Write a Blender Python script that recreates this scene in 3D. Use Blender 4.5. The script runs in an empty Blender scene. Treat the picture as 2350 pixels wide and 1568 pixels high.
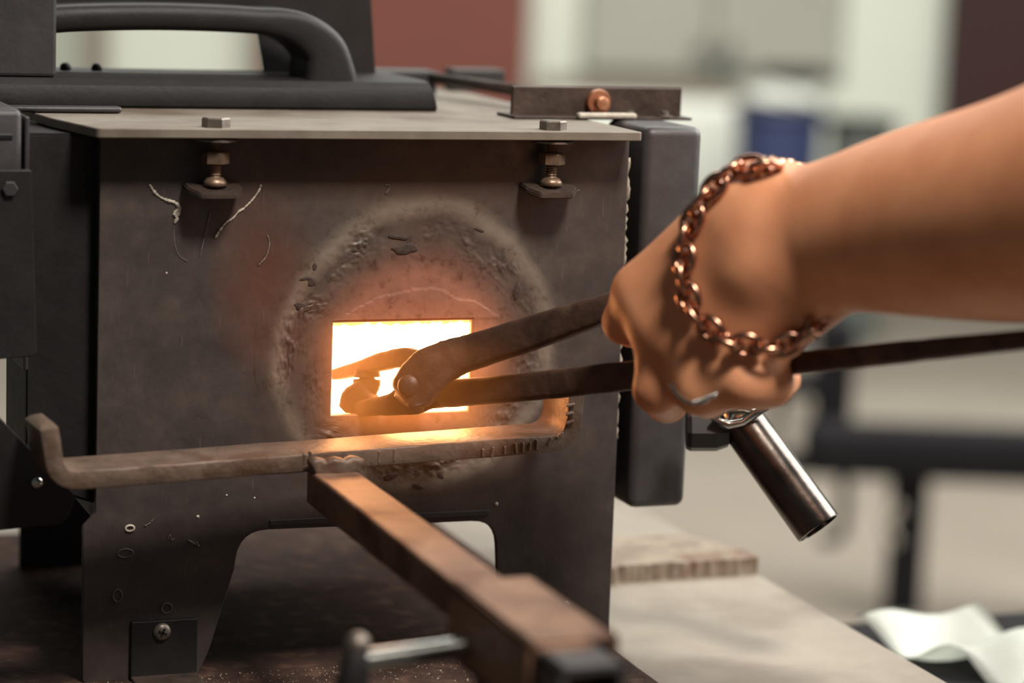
import bpy, bmesh, math, random
import numpy as np
from mathutils import Vector, Matrix, Quaternion

# ------------------------------------------------------------------ camera
scene = bpy.context.scene
COL = scene.collection
rng = random.Random(7)
F_PX, DIST = 5800.0, 1.16
ZOFF = 0.8997                      # world height of the forge reference point (table top at 0.75 m)


def cam_axes(yaw, pitch, roll):
    cy, sy, cp, sp = math.cos(yaw), math.sin(yaw), math.cos(pitch), math.sin(pitch)
    fwd = np.array([sy * cp, cy * cp, -sp]); right = np.array([cy, -sy, 0.0]); up = np.cross(right, fwd)
    c, s = math.cos(roll), math.sin(roll)
    return c * right + s * up, -s * right + c * up, fwd


CA, CB, CC = cam_axes(*[math.radians(v) for v in (20.6, 9.28, 2.12)])
CAM = -CC * DIST + np.array([0, 0, ZOFF])
cam_data = bpy.data.cameras.new('camera'); cam = bpy.data.objects.new('camera', cam_data); COL.objects.link(cam)
m = Matrix.Identity(4)
for i in range(3):
    m[i][0], m[i][1], m[i][2], m[i][3] = CA[i], CB[i], -CC[i], CAM[i]
cam.matrix_world = m
cam_data.sensor_width = 36.0; cam_data.lens = F_PX / 2350.0 * 36.0
cam_data.clip_start = 0.02; cam_data.clip_end = 60
cam_data.dof.use_dof = True; cam_data.dof.focus_distance = 1.125; cam_data.dof.aperture_fstop = 4.6
scene.camera = cam

# ------------------------------------------------------------------ world, lights, exposure
scene.view_settings.view_transform = 'Standard'; scene.view_settings.look = 'None'
scene.view_settings.exposure = 0.0; scene.view_settings.gamma = 1.0
scene.view_settings.use_curve_mapping = False
scene.cycles.use_denoising = True
scene.cycles.max_bounces = 5
scene.cycles.use_adaptive_sampling = True; scene.cycles.adaptive_threshold = 0.03
scene.cycles.volume_step_rate = 3.0; scene.cycles.volume_max_steps = 48
world = bpy.data.worlds.new('world'); scene.world = world; world.use_nodes = True
bg = world.node_tree.nodes['Background']
bg.inputs[0].default_value = (0.80, 0.84, 0.80, 1); bg.inputs[1].default_value = 0.07


def area(name, loc, target, size, energy, color, size_y=None):
    d = bpy.data.lights.new(name, 'AREA'); d.energy = energy; d.color = color; d.size = size
    if size_y: d.shape = 'RECTANGLE'; d.size_y = size_y
    o = bpy.data.objects.new(name, d); COL.objects.link(o); o.location = loc
    o.rotation_euler = (Vector(target) - Vector(loc)).to_track_quat('-Z', 'Y').to_euler()
    return o


E1 = np.array([math.cos(math.radians(20.6)), -math.sin(math.radians(20.6)), 0.0])   # room axes
E3 = np.array([math.sin(math.radians(20.6)), math.cos(math.radians(20.6)), 0.0])
KEY = area('bench_ceiling_lamp', (0.15, -0.95, ZOFF + 1.35), (-0.03, 0.05, ZOFF), 0.30, 31, (1.0, 0.92, 0.82))
_p = CAM + E3 * 4.0 + E1 * 0.8
area('back_wall_fill', (_p[0], _p[1], 3.3), (_p[0] + E3[0] * 1.2, _p[1] + E3[1] * 1.2, 0.6), 4.5, 280, (1.0, 0.99, 0.93), 2.0)  # unseen area light added to brighten the back wall
_p = CAM + E3 * 2.0 + E1 * 2.2
area('window_daylight', (_p[0], _p[1], 2.5), (0.05, 0.0, ZOFF), 2.0, 150, (1.0, 0.97, 0.92), 2.0)


# ------------------------------------------------------------------ helpers
def W(x, y, z):
    """forge millimetres to world metres"""
    return (x / 1000.0, y / 1000.0, z / 1000.0 + ZOFF)


def ray(px, py):
    return CC + CA * (px - 1175.0) / F_PX - CB * (py - 784.0) / F_PX


def at(px, py, d):
    return CAM + ray(px, py) * d


def atY(px, py, ymm):
    v = ray(px, py); return CAM + v * ((ymm / 1000.0 - CAM[1]) / v[1])


def mm(p):
    return np.array([p[0] * 1000, p[1] * 1000, (p[2] - ZOFF) * 1000])


def srgb(r, g, b):
    f = lambda c: (c / 255.0) / 12.92 if c / 255.0 <= 0.04045 else ((c / 255.0 + 0.055) / 1.055) ** 2.4
    return (f(r), f(g), f(b), 1.0)


def new_mat(name):
    mt = bpy.data.materials.new(name); mt.use_nodes = True
    nt = mt.node_tree; b = nt.nodes['Principled BSDF']
    return mt, nt, b


def N(nt, kind, **kw):
    n = nt.nodes.new(kind)
    for k, v in kw.items():
        if hasattr(n, k): setattr(n, k, v)
        else: n.inputs[k].default_value = v
    return n


def ramp(nt, src, stops):
    r = nt.nodes.new('ShaderNodeValToRGB'); cr = r.color_ramp
    while len(cr.elements) < len(stops): cr.elements.new(0.5)
    for e, (p, c) in zip(cr.elements, stops):
        e.position = p; e.color = c if len(c) == 4 else (*c, 1)
    nt.links.new(src, r.inputs[0])
    return r


def mixc(nt, fac, a, b, mode='MIX'):
    n = nt.nodes.new('ShaderNodeMix'); n.data_type = 'RGBA'; n.blend_type = mode
    for s, v in ((n.inputs[0], fac), (n.inputs[6], a), (n.inputs[7], b)):
        if hasattr(v, 'is_linked'): nt.links.new(v, s)
        else: s.default_value = v
    return n.outputs[2]


def mat(name, c1, c2=None, scale=40.0, rough=0.55, metal=0.0, bump=0.0, bscale=None, rough_var=0.1, c3=None, s3=8.0, detail=6, spec=0.5):
    mt, nt, b = new_mat(name)
    tc = N(nt, 'ShaderNodeTexCoord')
    n1 = N(nt, 'ShaderNodeTexNoise'); n1.inputs['Scale'].default_value = scale; n1.inputs['Detail'].default_value = detail
    n1.inputs['Roughness'].default_value = 0.65
    nt.links.new(tc.outputs['Object'], n1.inputs['Vector'])
    r = ramp(nt, n1.outputs['Fac'], [(0.32, c1), (0.68, c2 or c1)])
    col = r.outputs['Color']
    if c3:
        n3 = N(nt, 'ShaderNodeTexNoise'); n3.inputs['Scale'].default_value = s3; n3.inputs['Detail'].default_value = 8
        nt.links.new(tc.outputs['Object'], n3.inputs['Vector'])
        r3 = ramp(nt, n3.outputs['Fac'], [(0.52, (0, 0, 0, 1)), (0.66, (1, 1, 1, 1))])
        col = mixc(nt, r3.outputs['Color'], col, c3)
    nt.links.new(col, b.inputs['Base Color'])
    mr = N(nt, 'ShaderNodeMapRange'); mr.inputs[3].default_value = max(0.02, rough - rough_var); mr.inputs[4].default_value = min(1, rough + rough_var)
    nt.links.new(n1.outputs['Fac'], mr.inputs[0]); nt.links.new(mr.outputs[0], b.inputs['Roughness'])
    b.inputs['Metallic'].default_value = metal
    b.inputs['Specular IOR Level'].default_value = spec
    if bump:
        n2 = N(nt, 'ShaderNodeTexNoise'); n2.inputs['Scale'].default_value = bscale or scale * 3; n2.inputs['Detail'].default_value = 8
        nt.links.new(tc.outputs['Object'], n2.inputs['Vector'])
        bp = N(nt, 'ShaderNodeBump'); bp.inputs['Strength'].default_value = bump; bp.inputs['Distance'].default_value = 0.001
        nt.links.new(n2.outputs['Fac'], bp.inputs['Height']); nt.links.new(bp.outputs[0], b.inputs['Normal'])
    return mt


def obj(name, bm_or_me, material, parent=None, smooth=False, auto=None):
    if isinstance(bm_or_me, bmesh.types.BMesh):
        me = bpy.data.meshes.new(name); bm_or_me.normal_update(); bm_or_me.to_mesh(me); bm_or_me.free()
    else:
        me = bm_or_me
    o = bpy.data.objects.new(name, me); COL.objects.link(o)
    if material is not None: me.materials.append(material)
    if smooth or auto:
        me.polygons.foreach_set('use_smooth', [True] * len(me.polygons))
    if auto:
        me.set_sharp_from_angle(angle=math.radians(auto))
    if parent is not None:
        o.parent = parent
        q = parent; off = Vector((0, 0, 0))
        while q is not None: off += q.location; q = q.parent
        me.transform(Matrix.Translation(-off))
    else:                                   # origin at the bottom centre of the mesh
        co = np.array([v.co[:] for v in me.vertices])
        c = Vector(((co[:, 0].min() + co[:, 0].max()) / 2, (co[:, 1].min() + co[:, 1].max()) / 2, co[:, 2].min()))
        me.transform(Matrix.Translation(-c)); o.location = c
    return o


def tag(o, label, cat=None, group=None, kind=None):
    if label: o['label'] = label
    if cat: o['category'] = cat
    if group: o['group'] = group
    if kind: o['kind'] = kind
    return o


def thing(name, loc, label, cat, group=None):
    o = bpy.data.objects.new(name, None); COL.objects.link(o); o.location = loc; o.empty_display_size = 0.02
    return tag(o, label, cat, group)


def box(bm, lo, hi, bevel=0.0, seg=2, M=None):
    r = bmesh.ops.create_cube(bm, size=1.0)
    vs = r['verts']
    for v in vs:
        v.co = Vector([lo[i] + (v.co[i] + 0.5) * (hi[i] - lo[i]) for i in range(3)])
    if bevel:
        es = list({e for v in vs for e in v.link_edges})
        rb = bmesh.ops.bevel(bm, geom=es, offset=bevel, segments=seg, profile=0.5, affect='EDGES')
        vs = list({v for f in rb['faces'] for v in f.verts} | {v for v in vs if v.is_valid})
    if M is not None:
        bmesh.ops.transform(bm, matrix=M, verts=vs)
    return vs


def boxmm(bm, x0, x1, y0, y1, z0, z1, bevel=0.5, seg=2):
    return box(bm, W(x0, y0, z0), W(x1, y1, z1), bevel / 1000.0, seg)


def BM(): return bmesh.new()


def frame(d, up=(0, 0, 1)):
    d = Vector(d).normalized(); u = Vector(up)
    s = d.cross(u)
    if s.length < 1e-6: s = d.cross(Vector((1, 0, 0)))
    s.normalize(); u = s.cross(d).normalized()
    return d, s, u


def rrect(hw, hh, r, k=3):
    pts = []
    r = min(r, hw, hh)
    for cx, cy, a0 in ((hw - r, hh - r, 0), (-hw + r, hh - r, 90), (-hw + r, -hh + r, 180), (hw - r, -hh + r, 270)):
        for i in range(k + 1):
            a = math.radians(a0 + 90.0 * i / k); pts.append((cx + r * math.cos(a), cy + r * math.sin(a)))
    return pts


def catmull(pts, n):
    P = [np.array(p, float) for p in pts]; P = [2 * P[0] - P[1]] + P + [2 * P[-1] - P[-2]]
    out = []
    for i in range(1, len(P) - 2):
        for j in range(n):
            t = j / n
            out.append(0.5 * (2 * P[i] + (P[i + 1] - P[i - 1]) * t + (2 * P[i - 1] - 5 * P[i] + 4 * P[i + 1] - P[i + 2]) * t * t + (3 * P[i] - P[i - 1] - 3 * P[i + 1] + P[i + 2]) * t ** 3))
    out.append(P[-2]); return out


def sweep(bm, path, sections, up=(0, 0, 1), closed=False, cap=True, jitter=0.0):
    """path: 3-D points; sections: per-point list of 2-D outlines (side, up)"""
    n = len(path); rings = []
    for i, p in enumerate(path):
        a = path[(i - 1) % n] if (closed or i > 0) else path[i]
        b = path[(i + 1) % n] if (closed or i < n - 1) else path[i]
        d, s, u = frame(np.array(b, float) - np.array(a, float), up)
        jj = 1.0 + jitter * (rng.random() - 0.5)
        rings.append([bm.verts.new(Vector(p) + s * (x * jj) + u * (y * jj)) for x, y in sections[i]])
    k = len(rings[0])
    for i in range(n if closed else n - 1):
        r0, r1 = rings[i], rings[(i + 1) % n]
        for j in range(k):
            bm.faces.new((r0[j], r0[(j + 1) % k], r1[(j + 1) % k], r1[j]))
    if cap and not closed:
        bm.faces.new(list(reversed(rings[0]))); bm.faces.new(rings[-1])
    bmesh.ops.recalc_face_normals(bm, faces=bm.faces[:])
    return rings


def circ(r, k=12): return [(r * math.cos(2 * math.pi * i / k), r * math.sin(2 * math.pi * i / k)) for i in range(k)]


def tube(bm, path, r, k=10, closed=False, up=(0, 0, 1)):
    rr = r if isinstance(r, (list, tuple, np.ndarray)) else [r] * len(path)
    return sweep(bm, path, [circ(q, k) for q in rr], up, closed)


def lathe(bm, origin, axis, prof, k=24, up=(0, 0, 1)):
    """prof: (distance along axis, radius); closes at the ends"""
    d, s, u = frame(axis, up); o = Vector(origin); rings = []
    for t, r in prof:
        rings.append([bm.verts.new(o + d * t + s * (r * math.cos(2 * math.pi * j / k)) + u * (r * math.sin(2 * math.pi * j / k))) for j in range(k)])
    for a, b in zip(rings[:-1], rings[1:]):
        for j in range(k):
            bm.faces.new((a[j], a[(j + 1) % k], b[(j + 1) % k], b[j]))
    bm.faces.new(list(reversed(rings[0]))); bm.faces.new(rings[-1])
    bmesh.ops.recalc_face_normals(bm, faces=bm.faces[:])


def hexhead(bm, origin, axis, r, h, up=(0, 1, 0)):
    lathe(bm, origin, axis, [(0, r), (h * 0.85, r), (h, r * 0.88)], 6, up)


def plate2d(loops, thick, bevel=0.0, to_world=None):
    """extruded flat plate with holes; loops in (x,z) mm, front face at local y=0, thickness towards +y; returns mesh"""
    cu = bpy.data.curves.new('plate_outline', 'CURVE'); cu.dimensions = '2D'; cu.fill_mode = 'BOTH'
    cu.extrude = thick / 2 - bevel; cu.bevel_depth = bevel; cu.bevel_resolution = 1
    for lp in loops:
        s = cu.splines.new('POLY'); s.points.add(len(lp) - 1)
        for q, (x, z) in zip(s.points, lp): q.co = (x, z, 0, 1)
        s.use_cyclic_u = True
    o = bpy.data.objects.new('plate_outline', cu); COL.objects.link(o)
    dg = bpy.context.evaluated_depsgraph_get(); me = bpy.data.meshes.new_from_object(o.evaluated_get(dg))
    bpy.data.objects.remove(o); bpy.data.curves.remove(cu)
    me.materials.clear()
    co = np.empty(len(me.vertices) * 3); me.vertices.foreach_get('co', co); co = co.reshape(-1, 3)
    out = np.stack([co[:, 0] / 1000, (thick / 2 - co[:, 2]) / 1000, co[:, 1] / 1000], 1)
    me.vertices.foreach_set('co', out.ravel()); me.update()
    return me


def place(me, x=0, y=0, z=0):
    me.transform(Matrix.Translation(Vector((x / 1000.0, y / 1000.0, z / 1000.0 + ZOFF)))); return me


def rounded(pts, radii, k=5):
    """polygon with rounded corners"""
    out = []; n = len(pts)
    for i, (p, r) in enumerate(zip(pts, radii)):
        p = np.array(p, float); a = np.array(pts[i - 1], float) - p; b = np.array(pts[(i + 1) % n], float) - p
        if r <= 0: out.append(tuple(p)); continue
        a /= np.linalg.norm(a); b /= np.linalg.norm(b)
        ang = math.acos(max(-1, min(1, float(a @ b)))); t = r / math.tan(ang / 2)
        p0, p1 = p + a * t, p + b * t
        for j in range(k + 1):
            u = j / k; out.append(tuple((1 - u) ** 2 * p0 + 2 * u * (1 - u) * p + u * u * p1))
    return out


# ------------------------------------------------------------------ materials
def plate_material():
    mt, nt, b = new_mat('scorched_steel')
    tc = N(nt, 'ShaderNodeTexCoord'); L = nt.links.new
    # coordinates of the plate: x, z metres relative to the mouth of the furnace
    def noise(scale, detail=6, rough=0.6, vec=None):
        n = N(nt, 'ShaderNodeTexNoise'); n.inputs['Scale'].default_value = scale; n.inputs['Detail'].default_value = detail
        n.inputs['Roughness'].default_value = rough; L(vec or tc.outputs['Object'], n.inputs['Vector']); return n
    def math_(op, a, b_=None):
        n = N(nt, 'ShaderNodeMath'); n.operation = op
        for s, v in zip(n.inputs, (a, b_)):
            if v is None: continue
            if hasattr(v, 'is_linked'): L(v, s)
            else: s.default_value = v
        return n.outputs[0]
    sep = N(nt, 'ShaderNodeSeparateXYZ'); L(tc.outputs['Object'], sep.inputs[0])
    dx = math_('SUBTRACT', sep.outputs[0], PLATE_C[0]); dz = math_('SUBTRACT', sep.outputs[2], PLATE_C[1])
    d = math_('SQRT', math_('ADD', math_('MULTIPLY', dx, dx), math_('MULTIPLY', dz, dz)))
    wob = noise(22, 3, 0.5)
    dd = math_('ADD', d, math_('MULTIPLY', math_('SUBTRACT', wob.outputs['Fac'], 0.5), 0.014))
    fine = noise(160, 8, 0.7); med = noise(45, 6, 0.65)
    base = ramp(nt, med.outputs['Fac'], [(0.3, srgb(62, 55, 54)), (0.55, srgb(78, 69, 66)), (0.75, srgb(92, 80, 74))]).outputs[0]
    k = lambda mmv: mmv / 120.0
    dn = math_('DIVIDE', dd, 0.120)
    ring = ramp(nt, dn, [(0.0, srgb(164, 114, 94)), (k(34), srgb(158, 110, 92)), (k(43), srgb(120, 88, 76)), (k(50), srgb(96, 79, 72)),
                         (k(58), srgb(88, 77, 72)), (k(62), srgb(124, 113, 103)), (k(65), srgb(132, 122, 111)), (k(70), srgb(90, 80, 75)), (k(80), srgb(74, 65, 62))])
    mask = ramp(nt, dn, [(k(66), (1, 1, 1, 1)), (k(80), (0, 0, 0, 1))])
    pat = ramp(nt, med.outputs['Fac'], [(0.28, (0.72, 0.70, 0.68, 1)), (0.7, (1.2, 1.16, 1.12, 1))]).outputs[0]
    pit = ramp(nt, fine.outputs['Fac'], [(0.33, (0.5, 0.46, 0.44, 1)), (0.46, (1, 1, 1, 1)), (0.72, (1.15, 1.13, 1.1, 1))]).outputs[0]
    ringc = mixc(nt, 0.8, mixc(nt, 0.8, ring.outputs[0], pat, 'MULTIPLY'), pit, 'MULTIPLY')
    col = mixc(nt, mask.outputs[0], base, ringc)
    # straw / blue temper colours on the upper left of the plate
    tx = math_('SUBTRACT', sep.outputs[0], PLATE_C[0] - 0.072); tz = math_('SUBTRACT', sep.outputs[2], PLATE_C[1] + 0.030)
    td = math_('SQRT', math_('ADD', math_('MULTIPLY', math_('MULTIPLY', tx, tx), 3.0), math_('MULTIPLY', tz, tz)))
    tn = noise(30, 4, 0.55); t2 = math_('ADD', td, math_('MULTIPLY', math_('SUBTRACT', tn.outputs['Fac'], 0.5), 0.05))
    tm = ramp(nt, math_('DIVIDE', t2, 0.06), [(0.15, (0.6, 0.6, 0.6, 1)), (0.85, (0, 0, 0, 1))])
    col = mixc(nt, tm.outputs[0], col, srgb(112, 66, 46))
    # brown temper band above the mouth
    uz = math_('SUBTRACT', sep.outputs[2], PLATE_C[1] + 0.074); ub = math_('ABSOLUTE', uz)
    um = ramp(nt, math_('ADD', math_('DIVIDE', ub, 0.03), math_('MULTIPLY', math_('ABSOLUTE', dx), 9.0)), [(0.1, (0.55, 0.55, 0.55, 1)), (0.95, (0, 0, 0, 1))])
    col = mixc(nt, um.outputs[0], col, srgb(104, 82, 68))
    # fine scratches
    mp = N(nt, 'ShaderNodeMapping'); mp.inputs['Scale'].default_value = (1.0, 1.0, 0.06); L(tc.outputs['Object'], mp.inputs['Vector'])
    sc = noise(900, 2, 0.5, mp.outputs[0]); sm = ramp(nt, sc.outputs['Fac'], [(0.66, (0, 0, 0, 1)), (0.74, (0.35, 0.35, 0.35, 1))])
    col = mixc(nt, sm.outputs[0], col, srgb(120, 108, 100))
    L(col, b.inputs['Base Color'])
    b.inputs['Metallic'].default_value = 0.25
    rr = ramp(nt, fine.outputs['Fac'], [(0.3, (0.42, 0.42, 0.42, 1)), (0.7, (0.62, 0.62, 0.62, 1))]); L(rr.outputs[0], b.inputs['Roughness'])
    bp = N(nt, 'ShaderNodeBump'); bp.inputs['Strength'].default_value = 0.25; bp.inputs['Distance'].default_value = 0.0006
    L(fine.outputs['Fac'], bp.inputs['Height']); L(bp.outputs[0], b.inputs['Normal'])
    return mt


MT = {}
MT['black_paint'] = mat('black_paint', srgb(26, 23, 24), srgb(34, 31, 32), 60, 0.55, 0.0, 0.15, 400, spec=0.35)
MT['column_grey'] = mat('grey_enamel', srgb(58, 54, 55), srgb(70, 66, 66), 50, 0.45, 0.0, 0.15, 300)
MT['dark_grey'] = mat('dark_grey_enamel', srgb(46, 43, 45), srgb(56, 52, 53), 50, 0.5, 0.0, 0.15, 300)
MT['shelf'] = mat('bare_steel_shelf', srgb(106, 97, 87), srgb(125, 117, 105), 35, 0.55, 0.0, 0.12, 250, c3=srgb(97, 85, 74), s3=22)
MT['steel'] = mat('dull_steel', srgb(110, 102, 95), srgb(140, 130, 120), 120, 0.4, 0.7, 0.2, 500)
MT['dark_steel'] = mat('blackened_steel', srgb(58, 48, 44), srgb(84, 70, 62), 90, 0.5, 0.4, 0.35, 350)
MT['tong_steel'] = mat('forged_tong_steel', srgb(62, 46, 40), srgb(92, 68, 56), 90, 0.5, 0.35, 0.5, 260, c3=srgb(104, 80, 66), s3=50)
MT['jaw_steel'] = mat('scaled_jaw_steel', srgb(40, 29, 24), srgb(56, 41, 34), 90, 0.8, 0.0, 0.5, 260, spec=0.08)
MT['rest_steel'] = mat('rest_bar_steel', srgb(96, 80, 70), srgb(124, 104, 90), 70, 0.5, 0.25, 0.5, 300, c3=srgb(96, 72, 58), s3=45)
MT['stem_steel'] = mat('rusty_bar', srgb(104, 76, 60), srgb(146, 112, 90), 45, 0.55, 0.2, 0.3, 300, c3=srgb(90, 60, 46), s3=30)
MT['nut'] = mat('dulled_brass', srgb(120, 98, 82), srgb(146, 122, 102), 120, 0.4, 0.6, 0.2, 400)
MT['copper'] = mat('copper_bolt', srgb(150, 98, 72), srgb(184, 130, 98), 120, 0.4, 0.6, 0.2, 400)
MT['chrome'] = mat('chrome', srgb(190, 190, 185), srgb(205, 205, 200), 60, 0.16, 1.0, 0.0, rough_var=0.05)
MT['gunmetal'] = mat('gunmetal', srgb(84, 78, 74), srgb(108, 100, 94), 60, 0.24, 1.0, 0.1, 200, rough_var=0.08)
MT['fibre'] = mat('ceramic_fibre', srgb(120, 108, 96), srgb(168, 156, 140), 200, 0.9, 0, 0.8, 300)
MT['spatter'] = mat('pale_slag', srgb(170, 160, 146), srgb(206, 198, 184), 300, 0.6)
MT['drip'] = mat('dull_drip', srgb(104, 94, 90), srgb(128, 116, 110), 300, 0.6)
MT['knob'] = mat('knob_black', srgb(26, 23, 24), srgb(34, 31, 31), 60, 0.45)


def emit(name, col, strength):
    mt, nt, b = new_mat(name)
    b.inputs['Base Color'].default_value = (0.6, 0.5, 0.4, 1)
    tc = N(nt, 'ShaderNodeTexCoord'); n = N(nt, 'ShaderNodeTexNoise'); n.inputs['Scale'].default_value = 25; n.inputs['Detail'].default_value = 4
    nt.links.new(tc.outputs['Object'], n.inputs['Vector'])
    r = ramp(nt, n.outputs['Fac'], [(0.25, tuple(c * 0.85 for c in col[:3]) + (1,)), (0.7, col)])
    nt.links.new(r.outputs[0], b.inputs['Emission Color']); b.inputs['Emission Strength'].default_value = strength
    return mt


MT['hot'] = emit('white_hot_lining', (1.0, 0.52, 0.22, 1), 15.0)
MT['hot_lip'] = emit('glowing_lining_lip', (1.0, 0.42, 0.12, 1), 2.2)

PLATE_C = (0.0, 0.0)   # set below once the forge root is known

# ------------------------------------------------------------------ the room
TABLE_Z = -149.7
MT['floor'] = mat('concrete_floor', srgb(126, 117, 106), srgb(136, 127, 116), 3, 0.8, 0, 0.05, 30)
MT['white_wall'] = mat('white_wall', srgb(216, 220, 206), srgb(222, 226, 212), 2, 0.8)
MT['red_wall'] = mat('red_brown_wall', srgb(114, 64, 53), srgb(122, 70, 58), 3, 0.8)
MT['maroon'] = mat('maroon_curtain', srgb(50, 25, 25), srgb(58, 30, 28), 3, 0.8)
MT['cabinet'] = mat('cabinet_cream', srgb(164, 162, 151), srgb(172, 170, 158), 3, 0.7)
MT['white_gloss'] = mat('white_plastic', srgb(222, 224, 214), srgb(228, 230, 220), 3, 0.4)
MT['navy'] = mat('navy_plastic', srgb(42, 50, 82), srgb(52, 62, 98), 4, 0.5)
MT['greygreen'] = mat('grey_green', srgb(84, 90, 88), srgb(100, 104, 98), 4, 0.6)
MT['black_rubber'] = mat('black_rubber', srgb(24, 22, 25), srgb(30, 28, 31), 6, 0.85, spec=0.15)
MT['plain_grey'] = mat('warm_grey', srgb(134, 126, 114), srgb(146, 138, 126), 6, 0.8)
MT['taupe'] = mat('taupe_paint', srgb(128, 116, 104), srgb(142, 130, 116), 4, 0.7)


def orient_box(bm, c, half, bevel=0.01, seg=2):
    """box aligned with the room axes, centre c, half sizes (along wall, depth, height)"""
    M = Matrix.Identity(4)
    for i in range(3):
        M[i][0], M[i][1], M[i][2], M[i][3] = E1[i], E3[i], (0, 0, 1)[i], c[i]
    return box(bm, [-h for h in half], half, bevel, seg, M)


def pbox(bm, px0, px1, py0, py1, d, thick, bevel=0.01, seg=2, z0=None):
    """room-aligned box standing d metres away whose front spans the given view extents"""
    a, b = at(px0, (py0 + py1) / 2, d), at(px1, (py0 + py1) / 2, d)
    t, u = at((px0 + px1) / 2, py0, d), at((px0 + px1) / 2, py1, d)
    c = (a + b) / 2; zt, zb = t[2], (u[2] if z0 is None else z0)
    c = np.array([c[0], c[1], (zt + zb) / 2]) + E3 * thick / 2
    return orient_box(bm, c, (abs((b - a) @ E1) / 2, thick / 2, (zt - zb) / 2), bevel, seg)


b_ = BM(); orient_box(b_, CAM * [1, 1, 0] + E3 * 3.2 + E1 * 0 - np.array([0, 0, 0.05]), (5.0, 5.0, 0.05), 0)
tag(obj('floor', b_, MT['floor']), 'pale beige concrete workshop floor', kind='structure')
b_ = BM(); orient_box(b_, CAM * [1, 1, 0] + E3 * 7.9 + np.array([0, 0, 1.6]), (5.0, 0.1, 1.6), 0)
tag(obj('wall_back', b_, MT['white_wall']), 'white painted back wall of the workshop', kind='structure')
b_ = BM(); pbox(b_, 596, 1222, -900, 600, 7.55, 0.22, 0.01, z0=0.0)
tag(obj('trim_1', b_, MT['red_wall']), 'red-brown wall panel behind the forge', kind='structure')
b_ = BM(); pbox(b_, 2200, 2750, -900, 600, 7.55, 0.25, 0.01, z0=0.0)
tag(obj('trim_2', b_, MT['maroon']), 'dark maroon pillar at the right of the white wall', kind='structure')
b_ = BM(); pbox(b_, 192, 238, -900, 400, 7.4, 0.12, 0.01, z0=0.0)
tag(obj('trim_3', b_, MT['taupe']), 'taupe upright post seen through the lid opening', kind='structure')

cab = thing('wall_cabinet', tuple(at(1645, 190, 7.4)), 'cream wall cabinet with two doors on the white wall', 'cabinet')
b_ = BM(); pbox(b_, 1345, 1950, -420, 178, 7.67, 0.13); obj('cabinet_body', b_, MT['cabinet'], cab)
for p0, p1 in ((1352, 1640), (1652, 1943)):
    b_ = BM(); pbox(b_, p0, p1, -412, 170, 7.64, 0.03); dr = obj('cabinet_door', b_, MT['cabinet'], cab)
    q0 = p1 - 40 if p0 < 1500 else p0 + 12
    b_ = BM(); pbox(b_, q0, q0 + 26, 92, 130, 7.62, 0.02, 0.004); obj('knob', b_, MT['steel'], dr)

cb = thing('base_cabinet', tuple(at(1630, 690, 7.2)), 'white base cabinet below the wall cabinet', 'cabinet')
b_ = BM(); pbox(b_, 1240, 1700, 222, 690, 7.15, 0.5, 0.01, z0=0.0); obj('cabinet_body', b_, MT['white_gloss'], cb)
b_ = BM(); pbox(b_, 1235, 1712, 206, 222, 7.12, 0.55, 0.005); obj('worktop', b_, MT['taupe'], cb)
b_ = BM(); pbox(b_, 1262, 1690, 240, 640, 7.13, 0.03, 0.01); obj('cabinet_door', b_, MT['white_gloss'], cb)

# tap, lamp and tubs on the counter side
tp = thing('water_tap', tuple(at(1664, 206, 7.3)), 'dark tap standing on the base cabinet worktop', 'tap')
b_ = BM(); pt = at(1664, 206, 7.3); top = at(1664, 140, 7.3); en = at(1630, 150, 7.3)
tube(b_, catmull([pt, (pt + top) / 2, top, en], 6), 0.024, 10, up=tuple(E3)); obj('spout', b_, MT['greygreen'], tp, smooth=True)
b_ = BM(); lathe(b_, pt, (0, 0, 1), [(0, 0.045), (0.012, 0.045), (0.02, 0.02)], 16, (1, 0, 0)); obj('base', b_, MT['plain_grey'], tp, auto=40)

b_ = BM(); o_ = at(1822, 192, 7.0)
o_ = at(1822, 196, 6.72)
lathe(b_, o_, (0, 0, 1), [(0, 0.04), (0.008, 0.06), (0.03, 0.09), (0.045, 0.10), (0.04, 0.088), (0.014, 0.05)], 20, (1, 0, 0))
tag(obj('bowl', b_, MT['black_rubber'], auto=40), 'small dark bowl on the white lumpy sack', 'bowl')


def tub(px0, px1, py0, py1, d, z0, material, name, label, cat, rim=None):
    root = thing(name, (0, 0, 0), label, cat)
    a, b2 = at(px0, py0, d), at(px1, py0, d); c = (a + b2) / 2; r = np.linalg.norm(b2 - a) / 2
    c = c + E3 * r; zt = c[2]; root.location = (c[0], c[1], z0)
    bm = BM(); h = zt - z0
    lathe(bm, (c[0], c[1], z0), (0, 0, 1), [(0, r * 0.8), (h * 0.02, r * 0.82), (h, r), (h, r * 0.94), (h * 0.06, r * 0.77)], 28, (1, 0, 0))
    obj('tub_wall', bm, material, root, auto=40)
    bm = BM(); pts = [(c[0] + r * 1.0 * math.cos(t), c[1] + r * 1.0 * math.sin(t), zt) for t in np.linspace(0, 2 * math.pi, 28, endpoint=False)]
    tube(bm, pts, 0.014, 8, closed=True); obj('rim', bm, rim or material, root, smooth=True)
    return root


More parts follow.
